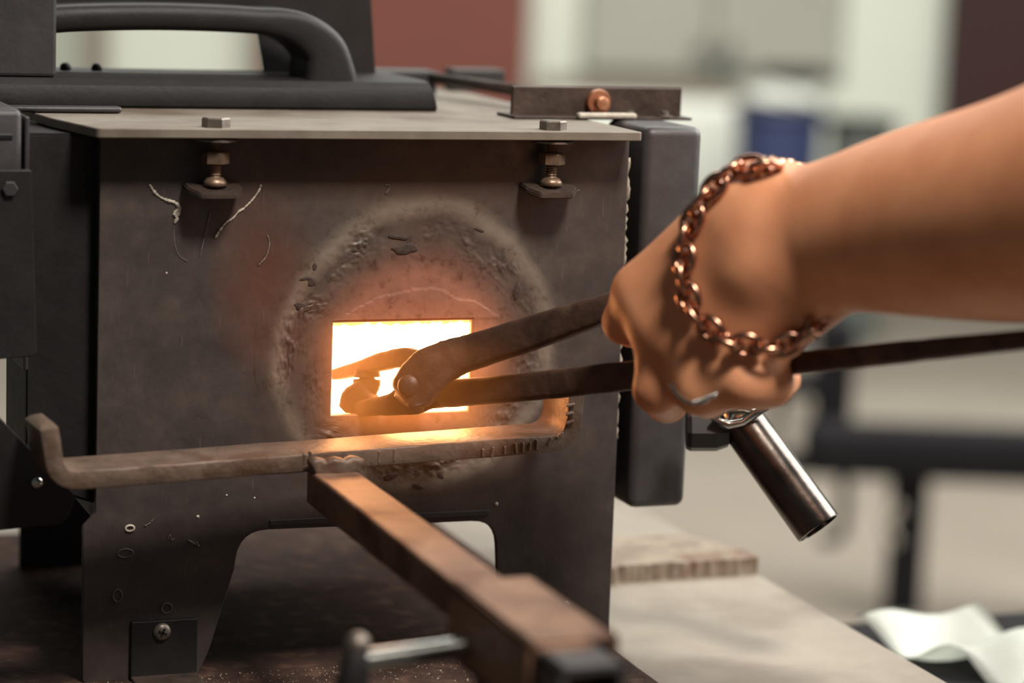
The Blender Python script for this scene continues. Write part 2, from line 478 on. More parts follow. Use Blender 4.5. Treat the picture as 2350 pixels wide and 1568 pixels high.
tub(1700, 1902, 262, 500, 6.6, 0.0, MT['navy'], 'storage_tub', 'navy blue round tub under the white sack', 'tub')
tub(1912, 2066, 288, 500, 6.75, 0.0, MT['greygreen'], 'storage_bin', 'grey-green round bin beside the navy tub', 'bin', MT['black_rubber'])
b_ = BM(); o_ = (at(1716, 262, 6.6) + at(1896, 262, 6.6)) / 2 + E3 * 0.115 + np.array([0, 0, 0.038])
bmesh.ops.create_icosphere(b_, subdivisions=4, radius=1.0)
for v in b_.verts:
    n = 1 + 0.12 * math.sin(5 * v.co.x + 2) * math.cos(4 * v.co.y) + 0.06 * math.sin(11 * v.co.z + 7 * v.co.x)
    v.co = Vector(o_) + (Vector(E1) * (v.co.x * 0.115) + Vector(E3) * (v.co.y * 0.10) + Vector((0, 0, v.co.z * 0.036))) * n
tag(obj('cloth_sack', b_, MT['white_gloss'], smooth=True), 'white lumpy sack lying on the navy tub', 'sack')

# low black trestle in the middle distance
tr = thing('trestle_bench', tuple(at(2085, 1350, 4.1) * [1, 1, 0]), 'low black steel trestle bench on the beige floor', 'bench')
b_ = BM(); pbox(b_, 1850, 2480, 992, 1114, 4.05, 0.10, 0.02); obj('seat', b_, MT['black_rubber'], tr)
for p0, p1, dd in ((2046, 2128, 4.1), (2430, 2490, 4.1)):
    b_ = BM(); pbox(b_, p0, p1, 1085, 1350, dd, 0.05, 0.006, z0=0.0); obj('leg', b_, MT['black_rubber'], tr)
b_ = BM(); pbox(b_, 1872, 1962, 735, 1030, 4.2, 0.05, 0.015); obj('back_post', b_, MT['black_rubber'], tr)
b_ = BM(); pbox(b_, 1780, 1800, 860, 1060, 4.2, 0.04, 0.008); obj('arm_post', b_, MT['black_rubber'], tr)
b_ = BM(); pbox(b_, 1780, 1890, 860, 915, 4.2, 0.05, 0.01); obj('arm_rest', b_, MT['black_rubber'], tr)
b_ = BM(); pbox(b_, 1795, 1875, 1045, 1095, 4.2, 0.05, 0.01); obj('arm_brace', b_, MT['black_rubber'], tr)
b_ = BM(); pl = [at(1935, 1080, 4.2), at(1938, 1160, 4.2), at(1930, 1225, 4.2), at(1900, 1240, 4.2), at(1878, 1236, 4.2)]
tube(b_, catmull(pl, 6), 0.010, 8, up=tuple(E3)); obj('hook', b_, MT['black_rubber'], tr, smooth=True)
b_ = BM(); pl = [at(2066, 1160, 4.05), at(2035, 1205, 4.05), at(2056, 1250, 4.05)]
tube(b_, catmull(pl, 6), 0.008, 8, up=tuple(E3)); obj('side_lug', b_, MT['plain_grey'], tr, smooth=True)

b_ = BM(); o_ = at(2260, 905, 5.9); orient_box(b_, (o_[0], o_[1], 0.008), (0.42, 0.28, 0.008), 0.004)  # low flat grey band across the floor
tag(obj('floor_band', b_, MT['plain_grey']), 'flat grey band on the floor beyond the trestle', 'mat')

# ------------------------------------------------------------------ the work table
MT['table'] = mat('pale_worn_table', srgb(126, 117, 105), srgb(148, 139, 126), 14, 0.55, 0, 0.1, 120, c3=srgb(112, 100, 88), s3=9)
tb = thing('work_table', (-0.15, -0.05, 0), 'pale worn work table under the forge', 'table')
b_ = BM(); boxmm(b_, -620, 189, -420, 330, TABLE_Z - 28, TABLE_Z, 1.5); obj('tabletop', b_, MT['table'], tb)
for lx in (-590, 150):
    for ly in (-390, 300):
        b_ = BM(); box(b_, (lx / 1000 - 0.025, ly / 1000 - 0.025, 0), (lx / 1000 + 0.025, ly / 1000 + 0.025, 0.7225), 0.003)
        obj('leg', b_, MT['dark_steel'], tb)
MT['sheet'] = mat('dark_grit_sheet', srgb(50, 37, 33), srgb(70, 52, 45), 60, 0.85, 0.0, 0.4, 500, c3=srgb(84, 63, 53), s3=90, spec=0.12)
b_ = BM(); boxmm(b_, -560, 55, -400, 278, TABLE_Z, TABLE_Z + 1.2, 0.3, 1)  # dark sheet runs on behind the forge to paint the table's shade there
tag(obj('base_sheet', b_, MT['sheet']), 'dark gritty steel sheet under the forge, carried on over its shaded rear', 'sheet')
ZS = TABLE_Z + 1.2
# loose grit on the sheet: nobody could count it
b_ = BM()
for _ in range(2600):
    x, y = rng.uniform(-330, 50), -2 - 200 * rng.random() ** 1.6
    r = rng.uniform(0.10, 0.42) * (1.6 if rng.random() < 0.06 else 1)
    bmesh.ops.create_icosphere(b_, subdivisions=1, radius=r / 1000.0, matrix=Matrix.Translation(W(x, y, ZS + r * 0.5)))
tag(obj('scale_grit', b_, mat('grit', srgb(120, 104, 88), srgb(190, 176, 156), 400, 0.7)), 'pale flecks of scale and grit scattered on the dark sheet', 'grit', kind='stuff')

# ------------------------------------------------------------------ the forge
forge = thing('gas_forge', W(-68, 110, ZS), 'dark steel gas forge with a glowing rectangular mouth', 'forge')
PLATE_C = (-0.046 - forge.location[0], -0.002 + ZOFF - forge.location[2])
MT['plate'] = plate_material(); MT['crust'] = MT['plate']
outer = rounded([(-190.5, 94), (53.7, 94), (54.3, ZS), (-2, ZS), (-2.6, -109), (-4.5, -83.5), (-127, -82.5), (-129, -100), (-140, -137), (-145, ZS), (-196, ZS), (-196.5, -78), (-191, -72)],
                [0, 0, 0, 0, 0, 13, 15, 5, 4, 0, 2, 3, 3], 6)
hole = [(-86, -32.3), (-19.6, -32.3), (-19.6, 10.8), (-86, 10.8)]
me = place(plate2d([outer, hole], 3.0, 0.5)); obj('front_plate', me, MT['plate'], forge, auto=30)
# rounded bend where the plate folds back along both sides
for sx, x0 in ((1, 54.0), (-1, -190.6)):
    b_ = BM(); pr = [(x0 - sx * 6, 0.2)] + [(x0 - sx * 6 + sx * 6 * math.sin(t), 6.2 - 6 * math.cos(t)) for t in np.linspace(0.25, math.pi / 2, 6)] + [(x0, 205), (x0 - sx * 2.5, 205), (x0 - sx * 2.5, 7), (x0 - sx * 6, 3)]
    zb = -76
    rings = [[b_.verts.new(W(x, y, z)) for x, y in pr] for z in (zb, 93.8)]
    for j in range(len(pr)):
        b_.faces.new((rings[0][j], rings[0][(j + 1) % len(pr)], rings[1][(j + 1) % len(pr)], rings[1][j]))
    b_.faces.new(rings[0]); b_.faces.new(rings[1]); bmesh.ops.recalc_face_normals(b_, faces=b_.faces[:])
    obj('side_panel', b_, MT['plate'], forge, auto=40)
b_ = BM(); boxmm(b_, 50.5, 54.0, 1.5, 14, ZS, -75, 0.8); obj('leg_flange', b_, MT['plate'], forge)
outer_r = rounded([(-190, 94), (53, 94), (53, -84), (34, -88), (34, ZS), (0, ZS), (-3, -109), (-5, -84), (-127, -84), (-133, -110), (-140, ZS), (-190, ZS)], [0, 0, 0, 3, 0, 0, 0, 13, 15, 0, 0, 0], 5)
obj('rear_plate', place(plate2d([outer_r], 3.0, 0.3), 0, 205), MT['dark_grey'], forge, auto=30)
b_ = BM(); boxmm(b_, -189, 51, 4, 204, -79, -76, 0.3); obj('bottom_panel', b_, MT['dark_grey'], forge)
# folded lip over the leg cut-out
b_ = BM(); boxmm(b_, -113, -8, -0.9, 1, -81.5, -78.6, 0.4); obj('lip', b_, MT['dark_grey'], forge)

# furnace chamber: white hot lining (inner walls, facing inwards)
b_ = BM(); X0, X1, Y0, Y1, Z0, Z1 = -128, 24, 16, 190, -52, 46
v = [b_.verts.new(W(x, y, z)) for y in (Y0, Y1) for z in (Z0, Z1) for x in (X0, X1)]
for q in ((4, 5, 7, 6), (0, 4, 6, 2), (1, 3, 7, 5), (0, 1, 5, 4), (2, 6, 7, 3)):
    b_.faces.new([v[i] for i in q])
ch = obj('fire_chamber', b_, MT['hot'], forge); ch['label'] = 'white-hot lining inside the furnace mouth'
# refractory collar between plate and chamber, with a ragged upper edge
b_ = BM()
ring_o = [(-128, -52), (24, -52), (24, 46), (-128, 46)]
nseg = 40; prof_o = []; prof_i = []
for s_ in range(4):
    cs = [(-87.0, -32.2), (-18.8, -32.2), (-18.8, 8.8), (-87.0, 8.8)]
    a0, a1 = cs[s_], cs[(s_ + 1) % 4]; o0, o1 = ring_o[s_], ring_o[(s_ + 1) % 4]
    for j in range(nseg):
        t = j / nseg; jit = (rng.random() - 0.5) * (2.0 if s_ == 2 else 1.0)
        prof_i.append((a0[0] + (a1[0] - a0[0]) * t + (jit if s_ in (1, 3) and j else 0) * 0.5, a0[1] + (a1[1] - a0[1]) * t + (jit if s_ in (0, 2) and j else 0)))
        prof_o.append((o0[0] + (o1[0] - o0[0]) * t, o0[1] + (o1[1] - o0[1]) * t))
L0 = [b_.verts.new(W(x, 3.2, z)) for x, z in prof_i]; L1 = [b_.verts.new(W(x, 16, z)) for x, z in prof_i]
L2 = [b_.verts.new(W(x, 16, z)) for x, z in prof_o]; L3 = [b_.verts.new(W(x, 3.2, z)) for x, z in prof_o]
nn = len(L0)
for j in range(nn):
    k = (j + 1) % nn
    b_.faces.new((L0[j], L0[k], L1[k], L1[j])); b_.faces.new((L1[j], L1[k], L2[k], L2[j]))
    b_.faces.new((L2[j], L2[k], L3[k], L3[j])); b_.faces.new((L3[j], L3[k], L0[k], L0[j]))
bmesh.ops.recalc_face_normals(b_, faces=b_.faces[:])
obj('lining_collar', b_, MT['hot_lip'], forge)

# emissive volume added to imitate lens bloom around the mouth
def bloom_material():
    mt = bpy.data.materials.new('bloom_haze'); mt.use_nodes = True; nt = mt.node_tree; L = nt.links.new
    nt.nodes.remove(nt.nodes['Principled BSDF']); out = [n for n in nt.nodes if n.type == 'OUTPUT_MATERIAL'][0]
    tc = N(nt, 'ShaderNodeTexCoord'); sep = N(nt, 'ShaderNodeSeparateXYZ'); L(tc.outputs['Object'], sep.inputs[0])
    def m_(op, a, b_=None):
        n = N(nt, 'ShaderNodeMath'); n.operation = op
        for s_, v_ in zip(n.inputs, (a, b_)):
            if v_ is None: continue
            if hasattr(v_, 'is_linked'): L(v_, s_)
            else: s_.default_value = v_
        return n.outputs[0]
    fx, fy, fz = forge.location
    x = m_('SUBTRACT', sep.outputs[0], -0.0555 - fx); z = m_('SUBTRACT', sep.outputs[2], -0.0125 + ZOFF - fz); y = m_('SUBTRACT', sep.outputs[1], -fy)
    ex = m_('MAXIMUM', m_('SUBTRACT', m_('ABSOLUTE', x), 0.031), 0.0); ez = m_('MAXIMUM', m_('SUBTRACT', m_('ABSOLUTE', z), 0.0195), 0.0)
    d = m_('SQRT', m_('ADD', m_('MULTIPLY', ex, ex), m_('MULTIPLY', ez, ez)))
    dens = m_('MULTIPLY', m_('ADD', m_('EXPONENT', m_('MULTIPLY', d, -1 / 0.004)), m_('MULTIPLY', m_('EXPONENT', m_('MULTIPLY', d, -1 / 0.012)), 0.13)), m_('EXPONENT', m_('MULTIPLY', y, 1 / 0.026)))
    e = N(nt, 'ShaderNodeEmission'); e.inputs[0].default_value = (1.0, 0.30, 0.055, 1); L(m_('MULTIPLY', dens, BLOOM), e.inputs[1]); L(e.outputs[0], out.inputs['Volume'])
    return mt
BLOOM = 20.0
b_ = BM(); boxmm(b_, -135, 26, -75, -1.5, -80, 60, 0); fl_ = obj('mouth_bloom', b_, bloom_material(), forge); fl_['label'] = 'orange glow volume standing in for bloom around the mouth'

# crusty oxide scale around the mouth, real relief
def vnoise(seed):
    r = np.random.default_rng(seed); g = r.random((64, 64))
    def f(x, y):
        xi, yi = int(math.floor(x)), int(math.floor(y)); fx, fy = x - xi, y - yi
        fx, fy = fx * fx * (3 - 2 * fx), fy * fy * (3 - 2 * fy)
        a, b, c, d = g[xi % 64, yi % 64], g[(xi + 1) % 64, yi % 64], g[xi % 64, (yi + 1) % 64], g[(xi + 1) % 64, (yi + 1) % 64]
        return a + (b - a) * fx + (c - a) * fy + (a - b - c + d) * fx * fy
    return f
vn = vnoise(3)
def crust_h(x, z):
    r = math.hypot(x + 46, z + 2); a = math.atan2(z + 2, x + 46)
    rr = r + (vn(a * 3 + 9, 4.2) - 0.5) * 10
    band = math.exp(-((rr - 55) / 6.0) ** 2)
    n = vn(x * 0.35 + 20, z * 0.35 + 20); n2 = vn(x * 0.9 + 5, z * 0.9 + 9); n3 = vn(x * 0.12 + 30, z * 0.12 + 3)
    amt = max(0.0, (n3 - 0.30) * 1.9) + 1.2 * math.exp(-((a + 1.35) / 0.6) ** 2)
    n4 = vn(x * 2.1 + 40, z * 2.1 + 11)
    flake = math.floor(n * 4.0 + 0.8 * n2) / 4.0
    h = 0.22 + 0.25 * math.exp(-((rr - 64) / 4.0) ** 2) + band * (1.3 * (flake - 0.45) + 0.9 * (n2 - 0.5) + 0.7 * (n4 - 0.5)) * amt + 0.05 * (n2 - 0.5)
    if z > 11 and abs(x + 46) < 48:          # thin flaked film above the mouth
        e = 25 - 0.0082 * (x + 46) ** 2 + 5 * (vn(x * 0.11 + 7, 1.3) - 0.5)
        h += 0.28 if z < e else 0.0
    f = min(1, max(0, (74 - rr) / 5.0))
    return h * f
b_ = BM(); nr, na = 90, 400; rings = []
for i in range(nr + 1):
    ring = []
    for j in range(na):
        a = 2 * math.pi * j / na; dx, dz = math.cos(a), math.sin(a)
        # from the edge of the mouth (a rectangle seen from the centre) out to the rim
        cx, cz = -46 + 0, -2
        tx = ((-18.8 if dx > 0 else -87) - cx) / dx if abs(dx) > 1e-6 else 1e9
        tz = ((11.6 if dz > 0 else -33.2) - cz) / dz if abs(dz) > 1e-6 else 1e9
        r0 = min(tx, tz); r = r0 + (76 - r0) * (i / nr)
        x, z = cx + dx * r, cz + dz * r
        ring.append(b_.verts.new(W(x, -max(0.02, crust_h(x, z)) if i < nr else -0.02, z)))
    rings.append(ring)
for i in range(nr):
    for j in range(na):
        b_.faces.new((rings[i][j], rings[i][(j + 1) % na], rings[i + 1][(j + 1) % na], rings[i + 1][j]))
bmesh.ops.recalc_face_normals(b_, faces=b_.faces[:])
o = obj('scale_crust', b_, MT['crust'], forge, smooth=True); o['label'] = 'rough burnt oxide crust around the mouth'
if o.data.polygons[0].normal.y > 0: o.data.flip_normals()

# shelf above the mouth with bolts, nuts and lugs
b_ = BM()
pl = rounded([(-228, 262), (-206.5, 34), (-196, -18.5), (52.5, -18.5), (56, 262)], [0, 2, 3, 1.5, 0], 3)
lo = [b_.verts.new(W(x, y, 94.0)) for x, y in pl]; hi = [b_.verts.new(W(x, y, 98.1)) for x, y in pl]
for j in range(len(pl)): b_.faces.new((lo[j], lo[(j + 1) % len(pl)], hi[(j + 1) % len(pl)], hi[j]))
b_.faces.new(lo); b_.faces.new(hi); bmesh.ops.recalc_face_normals(b_, faces=b_.faces[:])
bmesh.ops.bevel(b_, geom=[e for e in b_.edges], offset=0.0004, segments=1, affect='EDGES')
obj('shelf_plate', b_, MT['shelf'], forge)
for bx in (-142.6, 13.0):
    b_ = BM(); hexhead(b_, W(bx, -8, 98.1), (0, 0, 1), 0.0062, 0.0042, (0.35, 1, 0)); bolt = obj('shelf_bolt', b_, MT['steel'], forge)
    b_ = BM(); lathe(b_, W(bx, -8, 72), (0, 0, 1), [(0, .0026)] + [(0.0006 * i + 0.0003, .0026 if i % 2 else .0021) for i in range(34)] + [(0.0215, .0026)], 14, (1, 0, 0)); obj('stud', b_, MT['nut'], bolt)
    b_ = BM(); hexhead(b_, W(bx, -8, 82.5), (0, 0, 1), 0.0060, 0.0052, (0.35, 1, 0)); obj('nut', b_, MT['nut'], bolt)
    b_ = BM(); lathe(b_, W(bx, -8, 92.2), (0, 0, 1), [(0, 0.0098), (0.0010, 0.0098)], 24); obj('washer', b_, MT['steel'], bolt)
    # welded lug: a small folded tab with clipped corners
    b_ = BM(); pl = rounded([(bx - 12.5, 1), (bx - 12.5, -9), (bx - 8, -16), (bx + 8, -16), (bx + 12.5, -9), (bx + 12.5, 1)], [0, 2, 2, 2, 2, 0], 3)
    tl = lambda y: min(0, y + 4) * 0.28
    lo = [b_.verts.new(W(x, y, 70.8 + tl(y))) for x, y in pl]; hi = [b_.verts.new(W(x, y, 73.6 + tl(y))) for x, y in pl]
    for j in range(len(pl)): b_.faces.new((lo[j], lo[(j + 1) % len(pl)], hi[(j + 1) % len(pl)], hi[j]))
    b_.faces.new(lo); b_.faces.new(hi); bmesh.ops.recalc_face_normals(b_, faces=b_.faces[:])
    bmesh.ops.bevel(b_, geom=[e for e in b_.edges], offset=0.0006, segments=2, affect='EDGES')
    lug = obj('lug', b_, MT['dark_steel'], forge)
    b_ = BM(); lathe(b_, W(bx, -8, 72.8), (0, 0, 1), [(0, 0.0052), (0.0018, 0.0050), (0.0034, 0.0036), (0.0040, 0.0015)], 16, (1, 0, 0)); obj('dome_nut', b_, MT['nut'], lug, smooth=True)

# right guide column and fibre gasket
b_ = BM(); boxmm(b_, 65.6, 95.2, 8, 58, -84, 98.4, 4.5, 4); obj('guide_column', b_, MT['column_grey'], forge, auto=40)
b_ = BM(); boxmm(b_, 54.5, 66, 40, 190, -80, 93, 0.5); obj('side_rail', b_, MT['black_paint'], forge)
b_ = BM()
path = [W(55.0 + rng.uniform(-.5, .5), 3.0 + rng.uniform(-.5, .5), z) for z in np.arange(84, -50, -2.0)]
sweep(b_, path, [circ(rng.uniform(0.4, 1.7) / 1000, 7) for _ in path], up=(0, 1, 0)); obj('fibre_gasket', b_, MT['fibre'], forge, smooth=True)
# left guide column
b_ = BM(); pl = [(-189.5, 93.5), (-221, 93.5), (-221, -52), (-207, -64), (-189.5, -70)]
f = [b_.verts.new(W(x, 9, z)) for x, z in pl]; g = [b_.verts.new(W(x, 60, z)) for x, z in pl]
for j in range(5): b_.faces.new((f[j], f[(j + 1) % 5], g[(j + 1) % 5], g[j]))
b_.faces.new(f); b_.faces.new(g); bmesh.ops.recalc_face_normals(b_, faces=b_.faces[:])
bmesh.ops.bevel(b_, geom=[e for e in b_.edges], offset=0.0012, segments=2, affect='EDGES')
obj('guide_column', b_, MT['black_paint'], forge, auto=40)  # black colour here paints in the shelf's shade on this column
b_ = BM(); p = atY(62, 300, 6); boxmm(b_, -222.8, -220.8, 2, 60, -8, 101, 0.6); obj('edge_strip', b_, MT['dark_grey'], forge)
b_ = BM(); boxmm(b_, -223, -169.5, 59, 66, 98.3, 101.3, 1.4, 3); obj('flat_strip', b_, MT['dark_grey'], forge, auto=40)
b_ = BM(); boxmm(b_, -262, -224.5, -2, 60, 40, 104.5, 3, 3); gb = obj('guide_block', b_, MT['dark_grey'], forge, auto=40)
b_ = BM(); boxmm(b_, -262, -228.5, -2.7, 0, 91.8, 94, 0.3); obj('slot', b_, MT['knob'], gb)
pl = rounded([(-262, 78), (-221.5, 78), (-219.5, 1), (-262, -1)], [14, 1, 2.5, 0], 5)
pl = [(x, z) for x, z in pl]
cp = obj('cover_plate', place(plate2d([rounded([(-262, 60), (-262, -2), (-219.5, 0.5), (-222, 79), (-240, 79)], [0, 0, 2.5, 1, 14], 6)], 4.0, 0.5), 0, -9), MT['black_paint'], forge, auto=30)
b_ = BM(); hexhead(b_, atY(22, 433, -9), (0, -1, 0), 0.0034, 0.002, (0, 0, 1)); obj('cover_bolt', b_, MT['dark_grey'], cp)
# triangular gusset with a hole at lower left
p0, p1, p2, p3 = [mm(atY(*q, -30)) for q in ((-60, 900), (172, 1140), (150, 1200), (-60, 1222))]
hc = mm(atY(85, 1108, -30))
gus = rounded([(p0[0], p0[2]), (p1[0], p1[2]), (p2[0], p2[2]), (p3[0], p3[2])], [0, 4, 6, 0], 5)
hl = [(hc[0] + 2.6 * math.cos(t), hc[2] + 2.6 * math.sin(t)) for t in np.linspace(0, 2 * math.pi, 16, endpoint=False)]
gs = obj('gusset', place(plate2d([gus], 3.0, 0.4), 0, -30), MT['knob'], forge, auto=30)
b_ = BM(); lathe(b_, W(hc[0], -30, hc[2]), (0, -1, 0), [(0, .0026), (.0008, .0024), (.0014, .001)], 14); obj('rivet', b_, MT['chrome'], gs, smooth=True)
b_ = BM(); boxmm(b_, -262, -240, -29, 10, -60, -30, 1); obj('gusset_arm', b_, MT['knob'], forge)

# foot clip with a cross-head screw
b_ = BM(); boxmm(b_, -175.5, -145.5, -2.4, 0, ZS + 1.5, -121.5, 0.5); cl = obj('foot_clip', b_, MT['knob'], forge)
b_ = BM(); boxmm(b_, -175.5, -145.5, -26, -1.0, ZS, ZS + 2.0, 0.5); obj('foot_flange', b_, MT['dark_steel'], cl)
sp = atY(371, 1450, -2.4); b_ = BM(); lathe(b_, sp, (0, -1, 0), [(0, .0041), (.0008, .0040), (.0018, .0030), (.0023, .0012)], 20); sw = obj('screw', b_, MT['steel'], cl, smooth=True)
b_ = BM()
for rot in (25, 115):
    box(b_, (-0.0021, -0.0010, -0.0004), (0.0021, 0.0004, 0.0004), 0, 1, Matrix.Translation(Vector(sp) + Vector((0, -0.0017, 0))) @ Matrix.Rotation(math.radians(rot), 4, 'Y'))
obj('cross_recess', b_, mat('recess_dark', srgb(20, 17, 17)), cl)

# slag streaks, drips and spots on the plate
def streak(pts, r, name='slag_streak', mtl='spatter', y=-0.15):
    P_ = catmull([atY(px, py, y) for px, py in pts], 8)
    bm = BM(); tube(bm, P_, [r / 1000 * (0.45 + 1.0 * rng.random()) for _ in P_], 6, up=(0, 1, 0)); return obj(name, bm, MT[mtl], forge, smooth=True)
streak([(343, 424), (358, 445), (378, 458), (398, 464), (408, 472), (410, 488), (402, 498)], 0.7)
streak([(404, 466), (412, 478), (400, 490), (406, 500), (401, 512)], 0.7)
streak([(401, 510), (399, 540), (402, 565), (412, 588), (430, 600)], 0.16, mtl='drip')
streak([(599, 424), (594, 438), (578, 460), (560, 478), (548, 486), (535, 500), (518, 512), (503, 530), (494, 546)], 0.5)
streak([(482, 488), (470, 540), (458, 590)], 0.18, mtl='drip')
streak([(614, 540), (618, 560), (610, 590), (592, 610)], 0.35, mtl='drip')
def drip(px, py, rx, ry, w=0.35, mtl='spatter'):
    c = atY(px, py, -0.15); bm = BM()
    tube(bm, [(c[0] + rx / 1000 * math.cos(t), c[1], c[2] + ry / 1000 * math.sin(t)) for t in np.linspace(0, 2 * math.pi, 18, endpoint=False)], w / 1000, 6, closed=True, up=(0, 1, 0))
    obj('slag_drip', bm, MT[mtl], forge, smooth=True)
drip(298, 1213, 1.9, 1.3, 0.55); drip(288, 1270, 3.4, 1.9, 0.2, 'drip'); drip(270, 1367, 2.0, 2.8, 0.2, 'drip'); drip(383, 1396, 2.4, 2.2, 0.25, 'drip')
for px, py, r in ((454, 1186, 0.8), (382, 627, 0.5), (1139, 1157, 0.9), (520, 1137, 0.5), (584, 1143, 0.5), (1298, 1388, 1.7)):
    bm = BM(); bmesh.ops.create_icosphere(bm, subdivisions=2, radius=r / 1000, matrix=Matrix.Translation(Vector(atY(px, py, 0))) @ Matrix.Diagonal((1, 0.6, 1, 1))); obj('slag_bead', bm, MT['spatter'], forge, smooth=True)
for pts in ([(385, 1238), (390, 1228), (394, 1240), (400, 1236)], [(432, 1240), (446, 1248), (456, 1254), (450, 1244)], [(332, 1208), (345, 1200), (352, 1191)], [(1300, 432), (1316, 440), (1330, 436)], [(885, 445), (895, 428), (884, 424)]):
    streak(pts, 0.3, mtl='drip')

# dark pits and lifted flakes in the crust
MT['pit'] = mat('black_scale', srgb(46, 36, 33), srgb(70, 55, 50), 300, 0.7, 0, 0.5, 500)
for px, py, rx, rz, rot in ((1187, 668, 1.7, 4.2, 4), (930, 572, 6.5, 2.2, -4), (915, 545, 5.0, 1.0, 6), (716, 648, 2.0, 2.4, 0), (688, 702, 2.6, 1.8, 10), (722, 612, 1.2, 1.6, 0), (1100, 528, 2.4, 0.7, 20), (700, 640, 2.4, 0.8, -8), (895, 1095, 3.5, 1.5, -10), (960, 1118, 3.0, 1.2, 15), (1010, 1092, 2.0, 1.0, 40)):
    bm = BM(); bmesh.ops.create_icosphere(bm, subdivisions=3, radius=1.0)
    for v in bm.verts:
        n = 1 + 0.5 * (vn(v.co.x * 2.3 + px, v.co.z * 2.3 + py) - 0.5); v.co = Vector((v.co.x * rx * n, v.co.y * 0.28, v.co.z * rz * n)) / 1000
    bmesh.ops.transform(bm, matrix=Matrix.Translation(Vector(atY(px, py, -0.5))) @ Matrix.Rotation(math.radians(rot), 4, 'Y'), verts=bm.verts)
    obj('scale_flake', bm, MT['pit'], forge, smooth=True)

# ---- lid assembly on top of the shelf
LB = 91.0
b_ = BM()
hx = 10.9
sec = [(0, 0), (0, 0)]
lp = [(LB + 1.5, 98.2), (LB, 99.5), (LB - 0.3, 103), (LB + 1.5, 108.5), (LB + 5, 111.6), (LB + 12, 112.4), (LB + 70, 112.4), (LB + 70, 98.2)]
r0 = [b_.verts.new(W(-330, y, z)) for y, z in lp]; r1 = [b_.verts.new(W(-9 - max(0, (z - 100)) * 0.25, y, z)) for y, z in lp]
for j in range(len(lp)): b_.faces.new((r0[j], r0[(j + 1) % len(lp)], r1[(j + 1) % len(lp)], r1[j]))
b_.faces.new(r0); b_.faces.new(r1); bmesh.ops.recalc_face_normals(b_, faces=b_.faces[:])
lid = obj('lid', b_, MT['black_paint'], forge, auto=25)
pc = mm(atY(130, 100, 95)); pd = mm(atY(0, 0, 95))
b_ = BM(); boxmm(b_, -330, pc[0], 95, 120, 112, 190, 1.5); obj('lid_panel', b_, MT['dark_grey'], lid)
q = lambda px, py, y: (mm(atY(px, py, y))[0], mm(atY(px, py, y))[2])
Yb = 150
ring_out = [q(60, -150, Yb), q(842, -150, Yb), q(863, 205, Yb), q(60, 205, Yb)]
ring_in = rounded([q(100, 48, Yb), q(590, 55, Yb), q(608, 163, Yb), q(100, 163, Yb)], [0, 8, 0, 0], 5)
obj('back_panel', place(plate2d([ring_out, ring_in], 3.0, 0.3), 0, Yb), MT['knob'], lid, auto=30)
hp = [atY(60, 52, 116), atY(140, 40, 116), atY(350, 36, 116), atY(560, 44, 116), atY(660, 60, 116), atY(722, 105, 116), atY(738, 160, 116), atY(740, 215, 116)]
P_ = catmull(hp, 8); ns = len(P_); b_ = BM()
secs = []
for i in range(ns):
    t = i / (ns - 1); hh = 6.2 + 8.5 * max(0, (t - 0.45) / 0.55) ** 1.0
    secs.append(rrect(0.0185, hh / 1000.0, 0.005, 4))
# strap handle: its wide side runs in depth, so build the rings explicitly
rings = []
for i, p in enumerate(P_):
    a, c = P_[max(0, i - 1)], P_[min(ns - 1, i + 1)]; t_ = Vector(c - a).normalized(); dpt = Vector((0, 1, 0)); nrm = t_.cross(dpt).normalized()
    rings.append([b_.verts.new(Vector(p) + dpt * x + nrm * y) for x, y in secs[i]])
k = len(rings[0])
for i in range(ns - 1):
    for j in range(k): b_.faces.new((rings[i][j], rings[i][(j + 1) % k], rings[i + 1][(j + 1) % k], rings[i + 1][j]))
b_.faces.new(rings[0]); b_.faces.new(rings[-1]); bmesh.ops.recalc_face_normals(b_, faces=b_.faces[:])
obj('handle', b_, MT['black_paint'], lid, auto=50)
for px, py in ((150, 180), (222, 182)):
    b_ = BM(); c = atY(px, py, 140); bmesh.ops.create_icosphere(b_, subdivisions=2, radius=0.0028, matrix=Matrix.Translation(Vector((c[0], c[1], ZOFF + 0.1135)))); obj('rivet', b_, MT['dark_grey'], lid, smooth=True)

# ---- latch hardware at the right of the shelf
lt = obj('latch_angle', (lambda bm: (boxmm(bm, 17.5, 105.5, 58, 61, 98.4, 113.2, 0.5), boxmm(bm, 15.5, 107.5, 49, 74, 98.2, 99.6, 0.4), bm)[2])(BM()), MT['dark_steel'], forge)
c = atY(1370, 234, 58); b_ = BM(); lathe(b_, c, (0, -1, 0), [(0, .0062), (.002, .0064), (.0035, .0058), (.0038, .0032), (.008, .003), (.0085, .0022)], 20); obj('latch_bolt', b_, MT['copper'], lt, auto=40)
b_ = BM(); boxmm(b_, 47, 77, 45.5, 50, 99.0, 101.6, 1.0); obj('spacer_strip', b_, MT['spatter'], lt)
for px in (1445, 1525):
    c = mm(atY(px, 266, 52)); b_ = BM(); lathe(b_, W(c[0], 52, 99.4), (0, 0, 1), [(0, .0038), (.001, .0038), (.0012, .002), (.003, .002), (.0032, .0012)], 14, (1, 0, 0)); obj('screw', b_, MT['steel'], lt, auto=40)
b_ = BM(); tube(b_, [W(*mm(atY(990, 178, 205))), W(*mm(atY(1225, 213, 110)))], 0.0030, 12, up=(0, 0, 1)); rod = obj('latch_rod', b_, MT['dark_steel'], forge, smooth=True)
b_ = BM(); x0 = mm(atY(870, 200, 205))[0]; x1 = mm(atY(1000, 200, 205))[0]; boxmm(b_, x0 - 10, x1, 203, 225, 98.2, 111, 1); obj('hinge_block', b_, MT['dark_grey'], forge)
